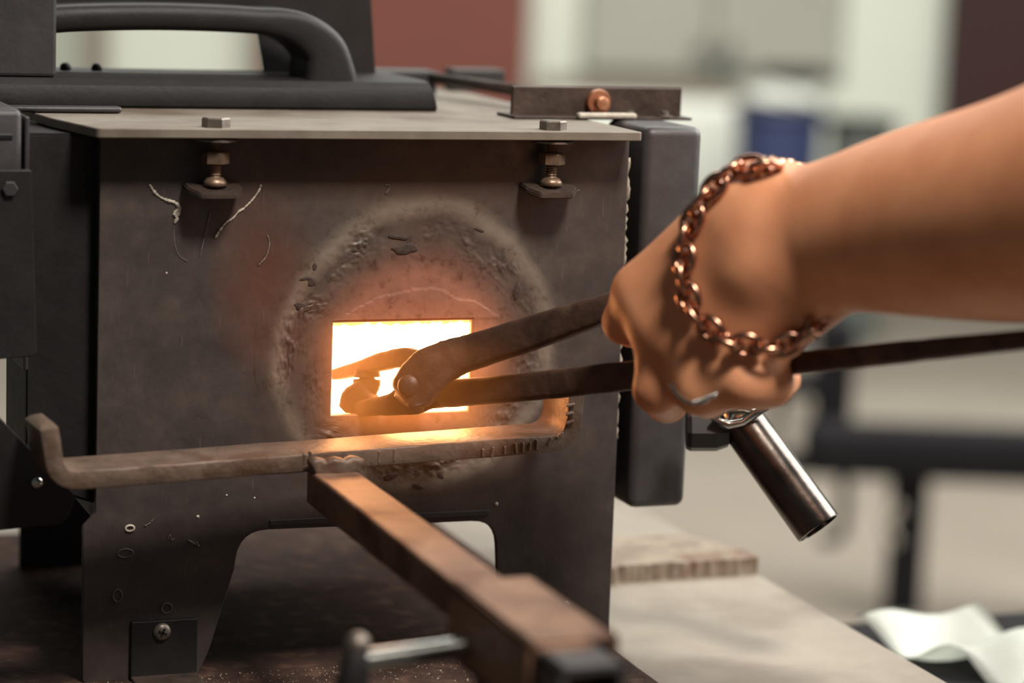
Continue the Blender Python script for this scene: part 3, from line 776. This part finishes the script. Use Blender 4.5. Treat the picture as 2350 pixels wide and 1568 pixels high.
b_ = BM(); x0 = mm(atY(1040, 180, 240))[0]; x1 = mm(atY(1160, 180, 240))[0]; boxmm(b_, x0, x1, 240, 256, 98.2, 110, 1); obj('hinge_block', b_, MT['dark_grey'], forge)

# ---- pipe grip on the right column
d0 = 1.178
b_ = BM(); a = at(1575, 985, d0); c = at(1672, 985, d0)
lathe(b_, a, c - a, [(0, .0095), (.002, .0105), (.014, .0105), (.0195, .0085)], 8, (0, 0, 1)); obj('grip_socket', b_, MT['knob'], forge)
b_ = BM(); boxmm(b_, 95, 103, 20, 34, mm(a)[2] - 6, mm(a)[2] + 6, 1); obj('socket_stub', b_, MT['knob'], forge)
gp = at(1700, 965, d0); ge = at(1879, 1213, d0 - 0.014); ax = Vector(ge - gp); gl = ax.length
b_ = BM(); lathe(b_, gp, ax, [(0, .0095), (.001, .0108), (gl - .0015, .0112), (gl - .0003, .0110), (gl, .0100), (gl - .012, .0094)], 32)
gr = obj('pipe_grip', b_, MT['gunmetal'], forge, auto=35); gr['label'] = 'gunmetal pipe grip angled downwards'
b_ = BM(); n_ = ax.normalized()
c0 = Vector(gp) - n_ * 0.001
pl = [at(1640, 962, d0 - .013), at(1672, 975, d0 - .013), at(1704, 970, d0 - .013), at(1757, 936, d0 - .013), at(1720, 925, d0 - .013), at(1665, 935, d0 - .013)]
tube(b_, pl, 0.0021, 8, closed=True, up=tuple(CC)); obj('grip_clamp', b_, MT['chrome'], gr, smooth=True)
b_ = BM(); lathe(b_, Vector(gp) - n_ * 0.009, ax, [(0, .0080), (.004, .0105), (.0095, .0112)], 24); obj('grip_ferrule', b_, MT['chrome'], gr, auto=40)

# ------------------------------------------------------------------ tool rest
rest = thing('tool_rest', W(-98, -288, TABLE_Z + 1.2), 'U-shaped flat-bar tool rest on a sliding square stem before the mouth', 'tool rest')
def bar_path():
    A = np.array([-220.0, -47.5, -43.3]); B = np.array([14.0, -30.0, -38.8])       # centre line of the flat
    d = (B - A) / np.linalg.norm(B - A); up = np.array([0, 0, 1.0]); R = 9.0
    lean = np.array([-0.16, 0, 1.0]); lean /= np.linalg.norm(lean)
    pts = [A + lean * 24, A + lean * 22.5, A + lean * 17]
    for t in np.linspace(0, 1, 7): pts.append((1 - t) ** 2 * (A + lean * 9) + 2 * t * (1 - t) * A + t * t * (A + d * 10))
    for t in np.linspace(0.05, 0.95, 24): pts.append(A + d * 10 + (B - A - d * 20) * t)
    lean2 = np.array([0.04, 0, 1.0])
    for t in np.linspace(0, 1, 9): pts.append((1 - t) ** 2 * (B - d * R * 1.3) + 2 * t * (1 - t) * B + t * t * (B + lean2 * R * 1.3))
    pts.append(B + lean2 * 18); pts.append(B + lean2 * 24)
    return pts
bp_ = bar_path(); b_ = BM()
depth = Vector((-0.05, 1, 0)).normalized(); rings = []
vb = vnoise(11)
for i, p in enumerate(bp_):
    a, c = bp_[max(0, i - 1)], bp_[min(len(bp_) - 1, i + 1)]; t_ = Vector(c - a).normalized(); nrm = t_.cross(depth).normalized()
    w = 14.0; h = 3.9
    if i == 0: w, h = 11.0, 2.6
    sec = rrect(w, h, 0.7, 2)
    rings.append([b_.verts.new(Vector(W(*p)) + depth * (x * (1 + 0.02 * (vb(i * 0.7, x) - .5)) / 1000) + nrm * (y * (1 + 0.12 * (vb(i * 0.9 + 7, y + x) - .5)) / 1000)) for x, y in sec])
k = len(rings[0])
for i in range(len(rings) - 1):
    for j in range(k): b_.faces.new((rings[i][j], rings[i][(j + 1) % k], rings[i + 1][(j + 1) % k], rings[i + 1][j]))
b_.faces.new(rings[0]); b_.faces.new(rings[-1]); bmesh.ops.recalc_face_normals(b_, faces=b_.faces[:])
cross = obj('cross_bar', b_, MT['rest_steel'], rest, auto=35)
# chisel nicks on the front edge towards the right bend
for px, py, l, s in ((1108, 1040, 4, 0), (1130, 1038, 5, 1), (1158, 1034, 4, 0), (1184, 1030, 5, -1), (1200, 1028, 5, 0), (1216, 1026, 4, 1), (1232, 1022, 5, 0), (1262, 1014, 4, 3), (1285, 1000, 4, 5), (1308, 950, 4, 9), (1310, 930, 4, 9), (1308, 970, 4, 8), (905, 1045, 6, 0), (870, 1050, 6, 0), (712, 1052, 6, 0), (698, 1054, 5, 0)):
    c = None
    v_ = ray(px, py)
    yy = -46 + (px - 1240) * 0.0135 if px < 1240 else -45.5
    c = Vector(atY(px, py, yy)); b_ = BM()
    ang = math.radians(s * 9)
    M = Matrix.Translation(c) @ Matrix.Rotation(ang, 4, 'Y')
    box(b_, (-0.0007, -0.0004, -l / 2000), (0.0007, 0.0014, l / 2000), 0.0005, 2, M); obj('chisel_burr', b_, MT['rest_steel'], cross)
# stem, weld, sleeve, inner tube
zs = -44.4; sx0, sx1 = -110.5, -90.3
b_ = BM(); boxmm(b_, sx0, sx1, -330, -50, zs - 15, zs, 1.2); obj('stem', b_, MT['stem_steel'], rest)
b_ = BM()
wp = [W(-111 + 22 * t, -58.5 + 0.6 * math.sin(9 * t), zs + 2.2 + 0.6 * math.sin(17 * t)) for t in np.linspace(0, 1, 12)]
sweep(b_, wp, [[(x * (1 + .15 * rng.random()), y * (1 + .15 * rng.random())) for x, y in rrect(.0026, .0036, .002, 3)] for _ in wp]); obj('weld_bead', b_, MT['rest_steel'], rest, smooth=True)
b_ = BM(); T = 3.0; ox0, ox1, oz0, oz1 = -113.2, -80.5, zs - 26, zs + 1.6
for lo, hi in (((ox0, oz1 - T), (ox1, oz1)), ((ox0, oz0), (ox1, oz0 + T)), ((ox0, oz0), (ox0 + T, oz1)), ((ox1 - T, oz0), (ox1, oz1))):
    boxmm(b_, lo[0], hi[0], -326, -246, lo[1], hi[1], 0.8)
obj('sleeve', b_, MT['stem_steel'], rest)
b_ = BM(); boxmm(b_, ox0 + 5, ox1 - 5, -318, -262, ZS, oz0 + 0.5, 1); obj('sleeve_post', b_, MT['dark_steel'], rest)
b_ = BM(); boxmm(b_, ox0 - 12, ox1 + 12, -335, -245, ZS, ZS + 5, 1); obj('foot_plate', b_, MT['dark_steel'], rest)
b_ = BM(); ix0, ix1, iz0, iz1 = -110.5, -86.5, zs - 22, zs - 1.2
for lo, hi in (((ix0, iz1 - T), (ix1, iz1)), ((ix0, iz0), (ix1, iz0 + T)), ((ix0, iz0), (ix0 + T, iz1)), ((ix1 - T, iz0), (ix1, iz1))):
    boxmm(b_, lo[0], hi[0], -348, -320, lo[1], hi[1], 0.6)
obj('inner_tube', b_, MT['column_grey'], rest)
cs0, cs1 = at(1120, 1478, 0.885), at(832, 1520, 0.865)
ax = Vector(cs1 - cs0); b_ = BM()
lathe(b_, cs0, ax, [(0, .0056), (ax.length * .1, .0056), (ax.length * .12, .0040), (ax.length * .9, .0042), (ax.length, .0042)], 20); scw = obj('clamp_screw', b_, MT['chrome'], rest, auto=40); scw['label'] = 'bright clamp screw shank'
b_ = BM(); lathe(b_, cs0, -ax, [(-0.004, .0068), (0.002, .0068), (0.010, .0060)], 8); obj('boss', b_, MT['steel'], scw)
b_ = BM(); kt = at(822, 1478, .865); kb = at(795, 1640, .865); tube(b_, [kt, kt + (kb - kt) * .1, kt + (kb - kt) * .5, kb], [.0036, .0052, .0058, .0062], 16, up=(1, 0, 0)); obj('clamp_lever', b_, MT['knob'], scw, smooth=True)
b_ = BM(); bmesh.ops.create_icosphere(b_, subdivisions=3, radius=.0044, matrix=Matrix.Translation(Vector(at(822, 1480, .864)))); obj('ball_end', b_, MT['steel'], scw, smooth=True)

# ------------------------------------------------------------------ the tongs
tongs = thing('tongs', tuple(at(955, 885, 1.128)), 'dark forged blacksmith tongs reaching into the glowing mouth', 'tongs')
def forged(pts, halfs, name, n=7, rot=0.0, parent=tongs):
    """pts: (px,py,depth); halfs: (half depth mm, half height mm)"""
    P_ = catmull([at(*p) for p in pts], n)
    H_ = catmull([(h[0], h[1], 0) for h in halfs], n)
    bm = BM(); rings = []
    for i, p in enumerate(P_):
        a, c = P_[max(0, i - 1)], P_[min(len(P_) - 1, i + 1)]; t_ = Vector(c - a).normalized()
        u = Vector(CB); s = t_.cross(u).normalized(); u = s.cross(t_).normalized()
        q = [1 + 0.05 * (rng.random() - .5) for _ in range(2)]
        rings.append([bm.verts.new(Vector(p) + s * (x * q[0] / 1000) + u * (y * q[1] / 1000)) for x, y in rrect(H_[i][0], H_[i][1], 2.4 if H_[i][1] > 4 else 1.6, 3)])
    k = len(rings[0])
    for i in range(len(rings) - 1):
        for j in range(k): bm.faces.new((rings[i][j], rings[i][(j + 1) % k], rings[i + 1][(j + 1) % k], rings[i + 1][j]))
    bm.faces.new(rings[0]); bm.faces.new(rings[-1]); bmesh.ops.recalc_face_normals(bm, faces=bm.faces[:])
    return obj(name, bm, MT['jaw_steel' if 'jaw' in name else 'tong_steel'], parent, smooth=True)
# front half: upper rein, boss, lower jaw
forged([(938, 925, 1.118), (948, 898, 1.116), (985, 852, 1.114), (1040, 822, 1.112), (1100, 803, 1.107), (1250, 755, 1.090), (1400, 704, 1.074), (1540, 652, 1.066), (1690, 596, 1.064)],
       [(4.0, 8), (4.5, 10), (4.8, 10), (4.8, 8.6), (4.8, 7.6), (4.6, 7.2), (4.2, 5.9), (3.8, 5.0), (3.4, 4.2)], 'upper_rein')
forged([(985, 890, 1.120), (945, 912, 1.122), (905, 928, 1.127), (860, 934, 1.137), (805, 944, 1.150)], [(4, 9), (4.5, 8), (4.2, 5.0), (4.0, 4.0), (3.6, 3.2)], 'lower_jaw')
forged([(845, 895, 1.146), (822, 918, 1.148), (806, 944, 1.150)], [(5.5, 5.6), (6, 6.8), (5.5, 5.0)], 'lower_jaw_tip', 5)
# back half: lower rein, boss, upper jaw
forged([(930, 862, 1.128), (975, 890, 1.129), (1030, 901, 1.126), (1100, 898, 1.118), (1250, 884, 1.096), (1450, 862, 1.068), (1620, 850, 1.042), (1800, 836, 1.018), (1960, 820, 0.998), (2150, 800, 0.975), (2350, 780, 0.952), (2620, 752, 0.922)],
       [(4.5, 9), (4.8, 9), (4.8, 6.6), (4.8, 6.0), (4.6, 6.2), (4.3, 6.2), (4.2, 5.4), (4.0, 4.6), (3.9, 4.6), (3.8, 4.2), (3.6, 3.8), (3.5, 3.6)], 'lower_rein')
forged([(985, 885, 1.130), (962, 845, 1.132), (930, 822, 1.136), (880, 830, 1.144), (830, 845, 1.154), (772, 860, 1.168)], [(4.5, 8), (4.6, 7), (4.4, 4.6), (4.2, 3.9), (4, 3.2), (3.8, 2.5)], 'upper_jaw')
forged([(842, 850, 1.152), (842, 876, 1.152), (838, 898, 1.152)], [(5, 5.4), (5.5, 6.2), (5, 5.6)], 'upper_jaw_tip', 5)
b_ = BM(); c = at(941, 886, 1.1125); lathe(b_, c, -CC, [(-.006, .0056), (0, .0056), (.0012, .0052), (.0024, .0036), (.003, .0014)], 18, tuple(CB)); o = obj('rivet', b_, MT['tong_steel'], tongs, auto=40)

# ------------------------------------------------------------------ the hand and arm (signed distance field, one continuous skin)
def cone(p, a, b, ra, rb):
    """rounded cone distance (approximate), p (n,3)"""
    ab = b - a; t = np.clip(((p - a) @ ab) / (ab @ ab), 0, 1).astype(np.float32)
    d = p - a - t[:, None] * ab.astype(np.float32)
    return np.sqrt(np.einsum('ij,ij->i', d, d)) - (ra + (rb - ra) * t)
def smin(a, b, k):
    h = np.clip(0.5 + 0.5 * (b - a) / k, 0, 1); return b + (a - b) * h - k * h * (1 - h)
def J(px, py, d): return (at(px, py, d) * 1000).astype(np.float32)


ARM = [((3350, 205, 0.842), 44), ((2900, 330, 0.885), 48), ((2600, 416, 0.915), 46), ((2350, 480, 0.945), 41.0), ((2100, 514, 0.978), 34.8), ((1950, 536, 0.995), 29.4), ((1840, 553, 1.008), 26.2)]
# palm: a fan of metacarpals from the wrist
WR = {'i': (1740, 480, 1.022), 'm': (1760, 545, 1.016), 'r': (1780, 610, 1.012), 'p': (1800, 668, 1.010)}
MCP = {'i': (1476, 672, 1.040), 'm': (1520, 752, 1.030), 'r': (1592, 806, 1.022), 'p': (1676, 836, 1.014)}
FING = {
    'i': ([(1476, 672, 1.040), (1436, 738, 1.046), (1452, 752, 1.080), (1500, 700, 1.092)], (10.5, 9.4, 8.2, 7.2)),
    'm': ([(1520, 752, 1.030), (1508, 895, 1.030), (1530, 922, 1.062), (1560, 850, 1.080)], (10.2, 9.6, 8.6, 7.4)),
    'r': ([(1592, 806, 1.022), (1606, 898, 1.014), (1625, 912, 1.050), (1650, 840, 1.066)], (10.0, 9.4, 8.4, 7.2)),
    'p': ([(1676, 836, 1.014), (1706, 884, 1.004), (1775, 888, 1.012), (1800, 872, 1.030)], (9.4, 8.6, 7.6, 6.8)),
}
THUMB = ([(1730, 560, 1.040), (1620, 575, 1.066), (1530, 610, 1.088), (1455, 668, 1.094)], (14, 12, 10, 8.2))


UP0 = J(3350, 205, 0.842); UP1 = UP0 + np.array([75, -40, 215], np.float32)
_q = catmull([tuple(J(*q)) + (r,) for q, r in ARM], 10); _q = np.array(_q)
ARM_T = _q[:, :3].astype(np.float32); ARM_R = _q[:, 3]
ARM_S = ((ARM_T - ARM_T[0]) @ (ARM_T[-1] - ARM_T[0])) / float((ARM_T[-1] - ARM_T[0]) @ (ARM_T[-1] - ARM_T[0]))


def sdf(p):
    p = np.asarray(p, np.float32)
    f = None
    axd = ARM_T[-1] - ARM_T[0]; al = float(axd @ axd)
    t = np.clip(((p - ARM_T[0]) @ axd) / al, 0, 1)
    cc = np.stack([np.interp(t, ARM_S, ARM_T[:, k]) for k in range(3)], 1).astype(np.float32)
    f = np.linalg.norm(p - cc, axis=1) - np.interp(t, ARM_S, ARM_R).astype(np.float32)
    # carpus
    for k_, rw, rm in (('i', 18, 10.5), ('m', 19, 11), ('r', 19, 11), ('p', 18, 10.5)):
        c = cone(p, J(*WR[k_]), J(*MCP[k_]), rw, rm); f = smin(f, c, 15)
    c = cone(p, J(1830, 600, 1.012), J(1730, 740, 1.022), 19, 14); f = smin(f, c, 15)      # heel of the hand
    c = cone(p, J(1760, 640, 1.03), J(1600, 720, 1.052), 16, 12); f = smin(f, c, 10)       # palm pad
    c = cone(p, J(1712, 628, 0.996), J(1724, 636, 0.997), 3.5, 3.5); f = smin(f, c, 12)         # wrist bone
    c = cone(p, J(1745, 560, 1.014), J(1600, 738, 1.030), 22, 14); f = smin(f, c, 14)
    c = cone(p, J(1615, 868, 1.018), J(1728, 866, 1.010), 10.5, 10.0); f = smin(f, c, 6)
    c = cone(p, UP0, UP1, 45, 54); f = smin(f, c, 14)
    tp_ = [J(*q) for q in THUMB[0]]; th = None
    for i in range(3):
        c = cone(p, tp_[i], tp_[i + 1], THUMB[1][i], THUMB[1][i + 1]); th = c if th is None else smin(th, c, 3)
    out = smin(f, th, 8)
    for key, (js, rs) in FING.items():
        q = [J(*v) for v in js]; g = None
        for i in range(3):
            c = cone(p, q[i], q[i + 1], rs[i], rs[i + 1]); g = c if g is None else smin(g, c, 2.5)
        # knuckle
        kn = np.linalg.norm(p - (q[0] - CC.astype(np.float32) * 2.0), axis=1) - rs[0] * 0.93
        g = smin(g, kn, 5)
        out = smin(out, smin(f, g, 8), 2.6 if key in 'im' else 4.5)
    return out


def surface_net(fn, lo, hi, h):
    ax_ = [np.arange(lo[i], hi[i] + h, h, dtype=np.float32) for i in range(3)]
    nx, ny, nz = [len(a) for a in ax_]
    # coarse pass to skip empty blocks
    vol = np.empty((nx, ny, nz), np.float32)
    st = 6
    gx, gy, gz = np.meshgrid(ax_[0][::st], ax_[1][::st], ax_[2][::st], indexing='ij')
    co_ = fn(np.stack([gx.ravel(), gy.ravel(), gz.ravel()], 1)).reshape(gx.shape)
    near = np.abs(co_) < h * st * 2.0
    big = np.repeat(np.repeat(np.repeat(co_, st, 0), st, 1), st, 2)[:nx, :ny, :nz]
    nb = near.copy()
    for a_ in range(3):
        nb |= np.roll(near, 1, a_) | np.roll(near, -1, a_)
    msk = np.repeat(np.repeat(np.repeat(nb, st, 0), st, 1), st, 2)[:nx, :ny, :nz]
    vol[:] = big
    I = np.argwhere(msk)
    P_ = np.stack([ax_[0][I[:, 0]], ax_[1][I[:, 1]], ax_[2][I[:, 2]]], 1)
    val = np.concatenate([fn(P_[i:i + 400000]) for i in range(0, len(P_), 400000)])
    vol[I[:, 0], I[:, 1], I[:, 2]] = val
    s = vol < 0
    cnt = np.zeros((nx - 1, ny - 1, nz - 1), np.int8)
    for a in (0, 1):
        for b in (0, 1):
            for c in (0, 1): cnt += s[a:nx - 1 + a, b:ny - 1 + b, c:nz - 1 + c]
    act = (cnt > 0) & (cnt < 8)
    idx = -np.ones(act.shape, np.int64); cells = np.argwhere(act); idx[act] = np.arange(len(cells))
    acc = np.zeros((len(cells), 3)); num = np.zeros(len(cells))
    corners = [(a, b, c) for a in (0, 1) for b in (0, 1) for c in (0, 1)]
    for A in corners:
        for B in corners:
            if sum(abs(x - y) for x, y in zip(A, B)) != 1 or A > B: continue
            va = vol[cells[:, 0] + A[0], cells[:, 1] + A[1], cells[:, 2] + A[2]]; vb_ = vol[cells[:, 0] + B[0], cells[:, 1] + B[1], cells[:, 2] + B[2]]
            x = (va < 0) != (vb_ < 0); t = np.where(x, va / np.where(x, va - vb_, 1), 0)
            pt = np.array(A)[None] + t[:, None] * (np.array(B) - np.array(A))[None]
            acc += np.where(x[:, None], pt, 0); num += x
    V = np.array(lo)[None] + (cells + acc / num[:, None]) * h
    Q = []
    for a in range(3):
        b, c = (a + 1) % 3, (a + 2) % 3
        sl0 = [slice(None)] * 3; sl1 = [slice(None)] * 3; sl0[a] = slice(0, -1); sl1[a] = slice(1, None)
        ch_ = s[tuple(sl0)] != s[tuple(sl1)]; E_ = np.argwhere(ch_); E_ = E_[(E_[:, b] > 0) & (E_[:, c] > 0) & (E_[:, b] < vol.shape[b] - 1) & (E_[:, c] < vol.shape[c] - 1)]
        flip = s[E_[:, 0], E_[:, 1], E_[:, 2]]
        def ci(db, dc):
            e = E_.copy(); e[:, b] += db; e[:, c] += dc; return idx[e[:, 0], e[:, 1], e[:, 2]]
        q = np.stack([ci(-1, -1), ci(0, -1), ci(0, 0), ci(-1, 0)], 1)
        q[~flip] = q[~flip][:, ::-1]; Q.append(q[(q >= 0).all(1)])
    return V, np.concatenate(Q)


allp = np.array([UP1] + [J(*q) for q, _ in ARM[:]] + [J(*v) for js, _ in FING.values() for v in js] + [J(*v) for v in THUMB[0]])
lo_, hi_ = allp.min(0) - 22, allp.max(0) + 22
lo_[1] = allp[:, 1].min() - 52; hi_[2] = allp[:, 2].max() + 60; lo_[2] -= 5; hi_[0] += 45; lo_[1] -= 10
V, Q = surface_net(sdf, lo_, hi_, 1.6)
me = bpy.data.meshes.new('left_arm'); me.from_pydata((V / 1000.0).tolist(), [], Q.tolist()); me.update()


def skin():
    mt, nt, b = new_mat('skin'); L = nt.links.new
    tc = N(nt, 'ShaderNodeTexCoord')
    n = N(nt, 'ShaderNodeTexNoise'); n.inputs['Scale'].default_value = 45; n.inputs['Detail'].default_value = 5; L(tc.outputs['Object'], n.inputs['Vector'])
    r = ramp(nt, n.outputs['Fac'], [(0.3, srgb(204, 136, 98)), (0.7, srgb(222, 156, 116))]); L(r.outputs[0], b.inputs['Base Color'])
    b.inputs['Roughness'].default_value = 0.48; b.inputs['Specular IOR Level'].default_value = 0.4
    b.inputs['Subsurface Weight'].default_value = 0.15; b.inputs['Subsurface Radius'].default_value = (0.006, 0.0025, 0.0012); b.inputs['Subsurface Scale'].default_value = 1.0
    v = N(nt, 'ShaderNodeTexNoise'); v.inputs['Scale'].default_value = 700; v.inputs['Detail'].default_value = 3; L(tc.outputs['Object'], v.inputs['Vector'])
    bp = N(nt, 'ShaderNodeBump'); bp.inputs['Strength'].default_value = 0.12; bp.inputs['Distance'].default_value = 0.0005; L(v.outputs['Fac'], bp.inputs['Height']); L(bp.outputs[0], b.inputs['Normal'])
    return mt


person = obj('person', me, skin(), smooth=True)
tag(person, 'bare left forearm and fist gripping the tongs', 'person')

b_ = BM(); ua = Vector(UP1 - UP0) / 1000
lathe(b_, Vector(UP0) / 1000 + ua * 0.52, ua, [(0.004, .0545), (0, .057), (0.03, .060), (0.10, .066), (0.175, .070), (0.185, .055), (0.19, .02)], 32)
slv = obj('shirt_sleeve', b_, mat('dark_shirt', srgb(52, 50, 54), srgb(62, 60, 64), 60, 0.9), person, auto=50); slv['label'] = 'dark short sleeve'


def on_skin(px, py, lift, d0_=0.90, d1_=1.12):
    """point lift mm above the skin along the view of the photograph's line of sight"""
    ds = np.linspace(d0_, d1_, 900); P_ = np.array([at(px, py, d) for d in ds]) * 1000
    v = sdf(P_)
    i = np.argmax(v < 0) if (v < 0).any() else int(np.argmin(v))
    p = P_[i].copy()
    e = 0.4; g = np.array([sdf((p + e * np.eye(3)[k])[None])[0] - sdf((p - e * np.eye(3)[k])[None])[0] for k in range(3)]); g /= np.linalg.norm(g)
    p = p - g * sdf(p[None])[0] + g * lift
    return p / 1000.0


# chain bracelet
MT['bracelet'] = mat('rose_copper', srgb(168, 120, 98), srgb(196, 148, 124), 80, 0.22, 1.0, 0.0, rough_var=0.06)
front = [on_skin(px, py, 3.2) for px, py in ((1760, 400), (1712, 398), (1664, 428), (1628, 470), (1600, 520), (1586, 575), (1583, 630), (1590, 680), (1612, 725), (1650, 762), (1700, 785), (1752, 786))]
back = [at(1808, 792, 0.992), at(1858, 758, 0.990), at(1894, 716, 1.000), at(1902, 680, 1.022), at(1888, 600, 1.056), at(1860, 490, 1.058), at(1830, 410, 1.045), at(1800, 386, 1.028)]
loop = catmull(front + back + [front[0]], 12)[:-1]
L_ = np.array(loop); seg = np.linalg.norm(np.roll(L_, -1, 0) - L_, axis=1); cum = np.concatenate([[0], np.cumsum(seg)]); total = cum[-1]
nl = int(round(total / 0.0082)); nl += nl % 2
br = thing('chain_bracelet', tuple(L_[np.argmin(L_[:, 2])]), 'copper-coloured chunky chain bracelet around the wrist', 'bracelet')
lm = bpy.data.meshes.new('chain_link'); b_ = BM()
tube(b_, [(0.0062 * math.cos(t), 0.0043 * math.sin(t), 0) for t in np.linspace(0, 2 * math.pi, 18, endpoint=False)], 0.0015, 8, closed=True); b_.to_mesh(lm); b_.free()
lm.polygons.foreach_set('use_smooth', [True] * len(lm.polygons)); lm.materials.append(MT['bracelet'])
ctr = L_.mean(0)
def at_len(s):
    s %= total; i = int(np.searchsorted(cum, s, 'right') - 1); i = min(i, len(L_) - 1); t = (s - cum[i]) / seg[i]
    return L_[i] + (L_[(i + 1) % len(L_)] - L_[i]) * t
for i in range(nl):
    s = total * i / nl; p = at_len(s); t_ = Vector(at_len(s + 0.002) - at_len(s - 0.002)).normalized()
    outw = Vector(p - ctr); outw -= t_ * outw.dot(t_); outw.normalize(); sd = t_.cross(outw)
    a = math.radians(42 if i % 2 else -42); y_ = sd * math.cos(a) + outw * math.sin(a); z_ = t_.cross(y_)
    M = Matrix.Identity(4)
    for r_ in range(3): M[r_][0], M[r_][1], M[r_][2], M[r_][3] = t_[r_], y_[r_], z_[r_], p[r_] - br.location[r_]
    o = bpy.data.objects.new('chain_link', lm); COL.objects.link(o); o.parent = br; o.matrix_local = M

# finger ring
q0, q1 = [np.array(J(*v)) / 1000 for v in FING['r'][0][:2]]
axr = Vector(q1 - q0).normalized(); cr = q0 + (q1 - q0) * 0.72
arc = [on_skin(px, py, 0.4) for px, py in ((1540, 880), (1550, 898), (1566, 914), (1588, 924), (1612, 922), (1632, 912), (1644, 900))]
bk = [np.array(q1) + CC * 0.012 + CB * dy + CA * dx for dx, dy in ((0.006, 0.006), (-0.004, 0.007))]
b_ = BM(); tube(b_, catmull(arc + bk + [arc[0]], 6)[:-1], 0.0009, 8, closed=True, up=tuple(axr))
ring = thing('finger_ring', tuple(cr), 'thin silver ring on the third finger of the fist', 'ring')
obj('band', b_, MT['chrome'], ring, smooth=True)
b_ = BM()
for k_ in range(7):
    bmesh.ops.create_icosphere(b_, subdivisions=2, radius=0.0009, matrix=Matrix.Translation(Vector(on_skin(1592 + k_ * 7, 921 - k_ * 2.6, 0.9))))
obj('stone_row', b_, MT['chrome'], ring, smooth=True)

# ------------------------------------------------------------------ things on the table
MT['block_top'] = mat('burnt_block', srgb(112, 90, 76), srgb(176, 164, 148), 30, 0.4, 0.3, 0.5, 150, c3=srgb(110, 80, 62), s3=28)
b_ = BM(); xs = np.linspace(100, 188, 45); vb2 = vnoise(21)
fl, fh = [], []
pl = [(x, 113 + 2.0 * (vb2(x * 0.5, 1) - .5) - (4 if x < 106 else 0)) for x in xs] + [(188, 128), (172, 168), (100, 176)]
lo = [b_.verts.new(W(x, y - 0.3, TABLE_Z)) for x, y in pl]; hi = [b_.verts.new(W(x, y + (1.6 * vb2(x * 0.9, 5) if y < 120 else 0), TABLE_Z + 9 + 0.4 * vb2(x * .6, 9))) for x, y in pl]
for j in range(len(pl)): b_.faces.new((lo[j], lo[(j + 1) % len(pl)], hi[(j + 1) % len(pl)], hi[j]))
b_.faces.new(lo); b_.faces.new(hi); bmesh.ops.recalc_face_normals(b_, faces=b_.faces[:])
tag(obj('steel_block', b_, MT['block_top']), 'flat torch-cut steel offcut on the table beside the forge', 'steel block')

# black bin added for the shadow gap by the table, wavy sheet on top
MT['foil'] = mat('white_sheet', srgb(222, 226, 218), srgb(234, 238, 230), 20, 0.4, 0, 0.1, 100)
bn = thing('gap_bin', (0.36, -0.02, 0), 'added black bin making the shadow gap beyond the table edge', 'bin')
BX0, BX1, BY0, BY1, BZ = 200, 560, -330, 150, TABLE_Z - 47
for nm, (x0, x1, y0, y1) in (('gap_bin_wall', (BX0, BX0 + 8, BY0, BY1)), ('gap_bin_wall', (BX1 - 8, BX1, BY0, BY1)), ('gap_bin_wall', (BX0 + 8, BX1 - 8, BY0, BY0 + 8)), ('gap_bin_wall', (BX0 + 8, BX1 - 8, BY1 - 8, BY1))):
    b_ = BM(); box(b_, (x0 / 1000, y0 / 1000, 0.012), (x1 / 1000, y1 / 1000, ZOFF + BZ / 1000), 0.002, 2); obj(nm, b_, MT['knob'], bn)
b_ = BM(); box(b_, (BX0 / 1000, BY0 / 1000, 0.0), (BX1 / 1000, BY1 / 1000, 0.012), 0.002, 2); obj('gap_bin_floor', b_, MT['knob'], bn)
b_ = BM(); box(b_, ((BX0 - 3) / 1000, (BY0 - 3) / 1000, ZOFF + BZ / 1000), ((BX1 + 3) / 1000, (BY1 + 3) / 1000, ZOFF + BZ / 1000 + 0.004), 0.0015, 2); obj('gap_lid', b_, MT['black_rubber'], bn)
b_ = BM()
def atZ(px, py, zmm):
    v = ray(px, py); return CAM + v * ((zmm / 1000.0 + ZOFF - CAM[2]) / v[2])
A = atZ(1962, 1416, -175); U = atZ(2520, 1560, -175) - A; Vv = atZ(2240, 1388, -175) - A
nu, nv = 80, 10; grid = []
for i in range(nu + 1):
    row = []
    for j in range(nv + 1):
        u, w = i / nu, j / nv
        p = A + U * u + Vv * w; zz = -0.009 + 0.009 * math.cos(u * 2 * math.pi * 2.35 + 0.35 * w) + 0.003 * math.sin(7 * w + 9 * u)
        row.append(b_.verts.new((p[0], p[1], p[2] + zz)))
    grid.append(row)
for i in range(nu):
    for j in range(nv): b_.faces.new((grid[i][j], grid[i + 1][j], grid[i + 1][j + 1], grid[i][j + 1]))
sol = bmesh.ops.solidify(b_, geom=b_.faces[:], thickness=0.0012)
tag(obj('wavy_sheet', b_, MT['foil'], smooth=True), 'white wavy sheet lying on the added black lid', 'sheet')
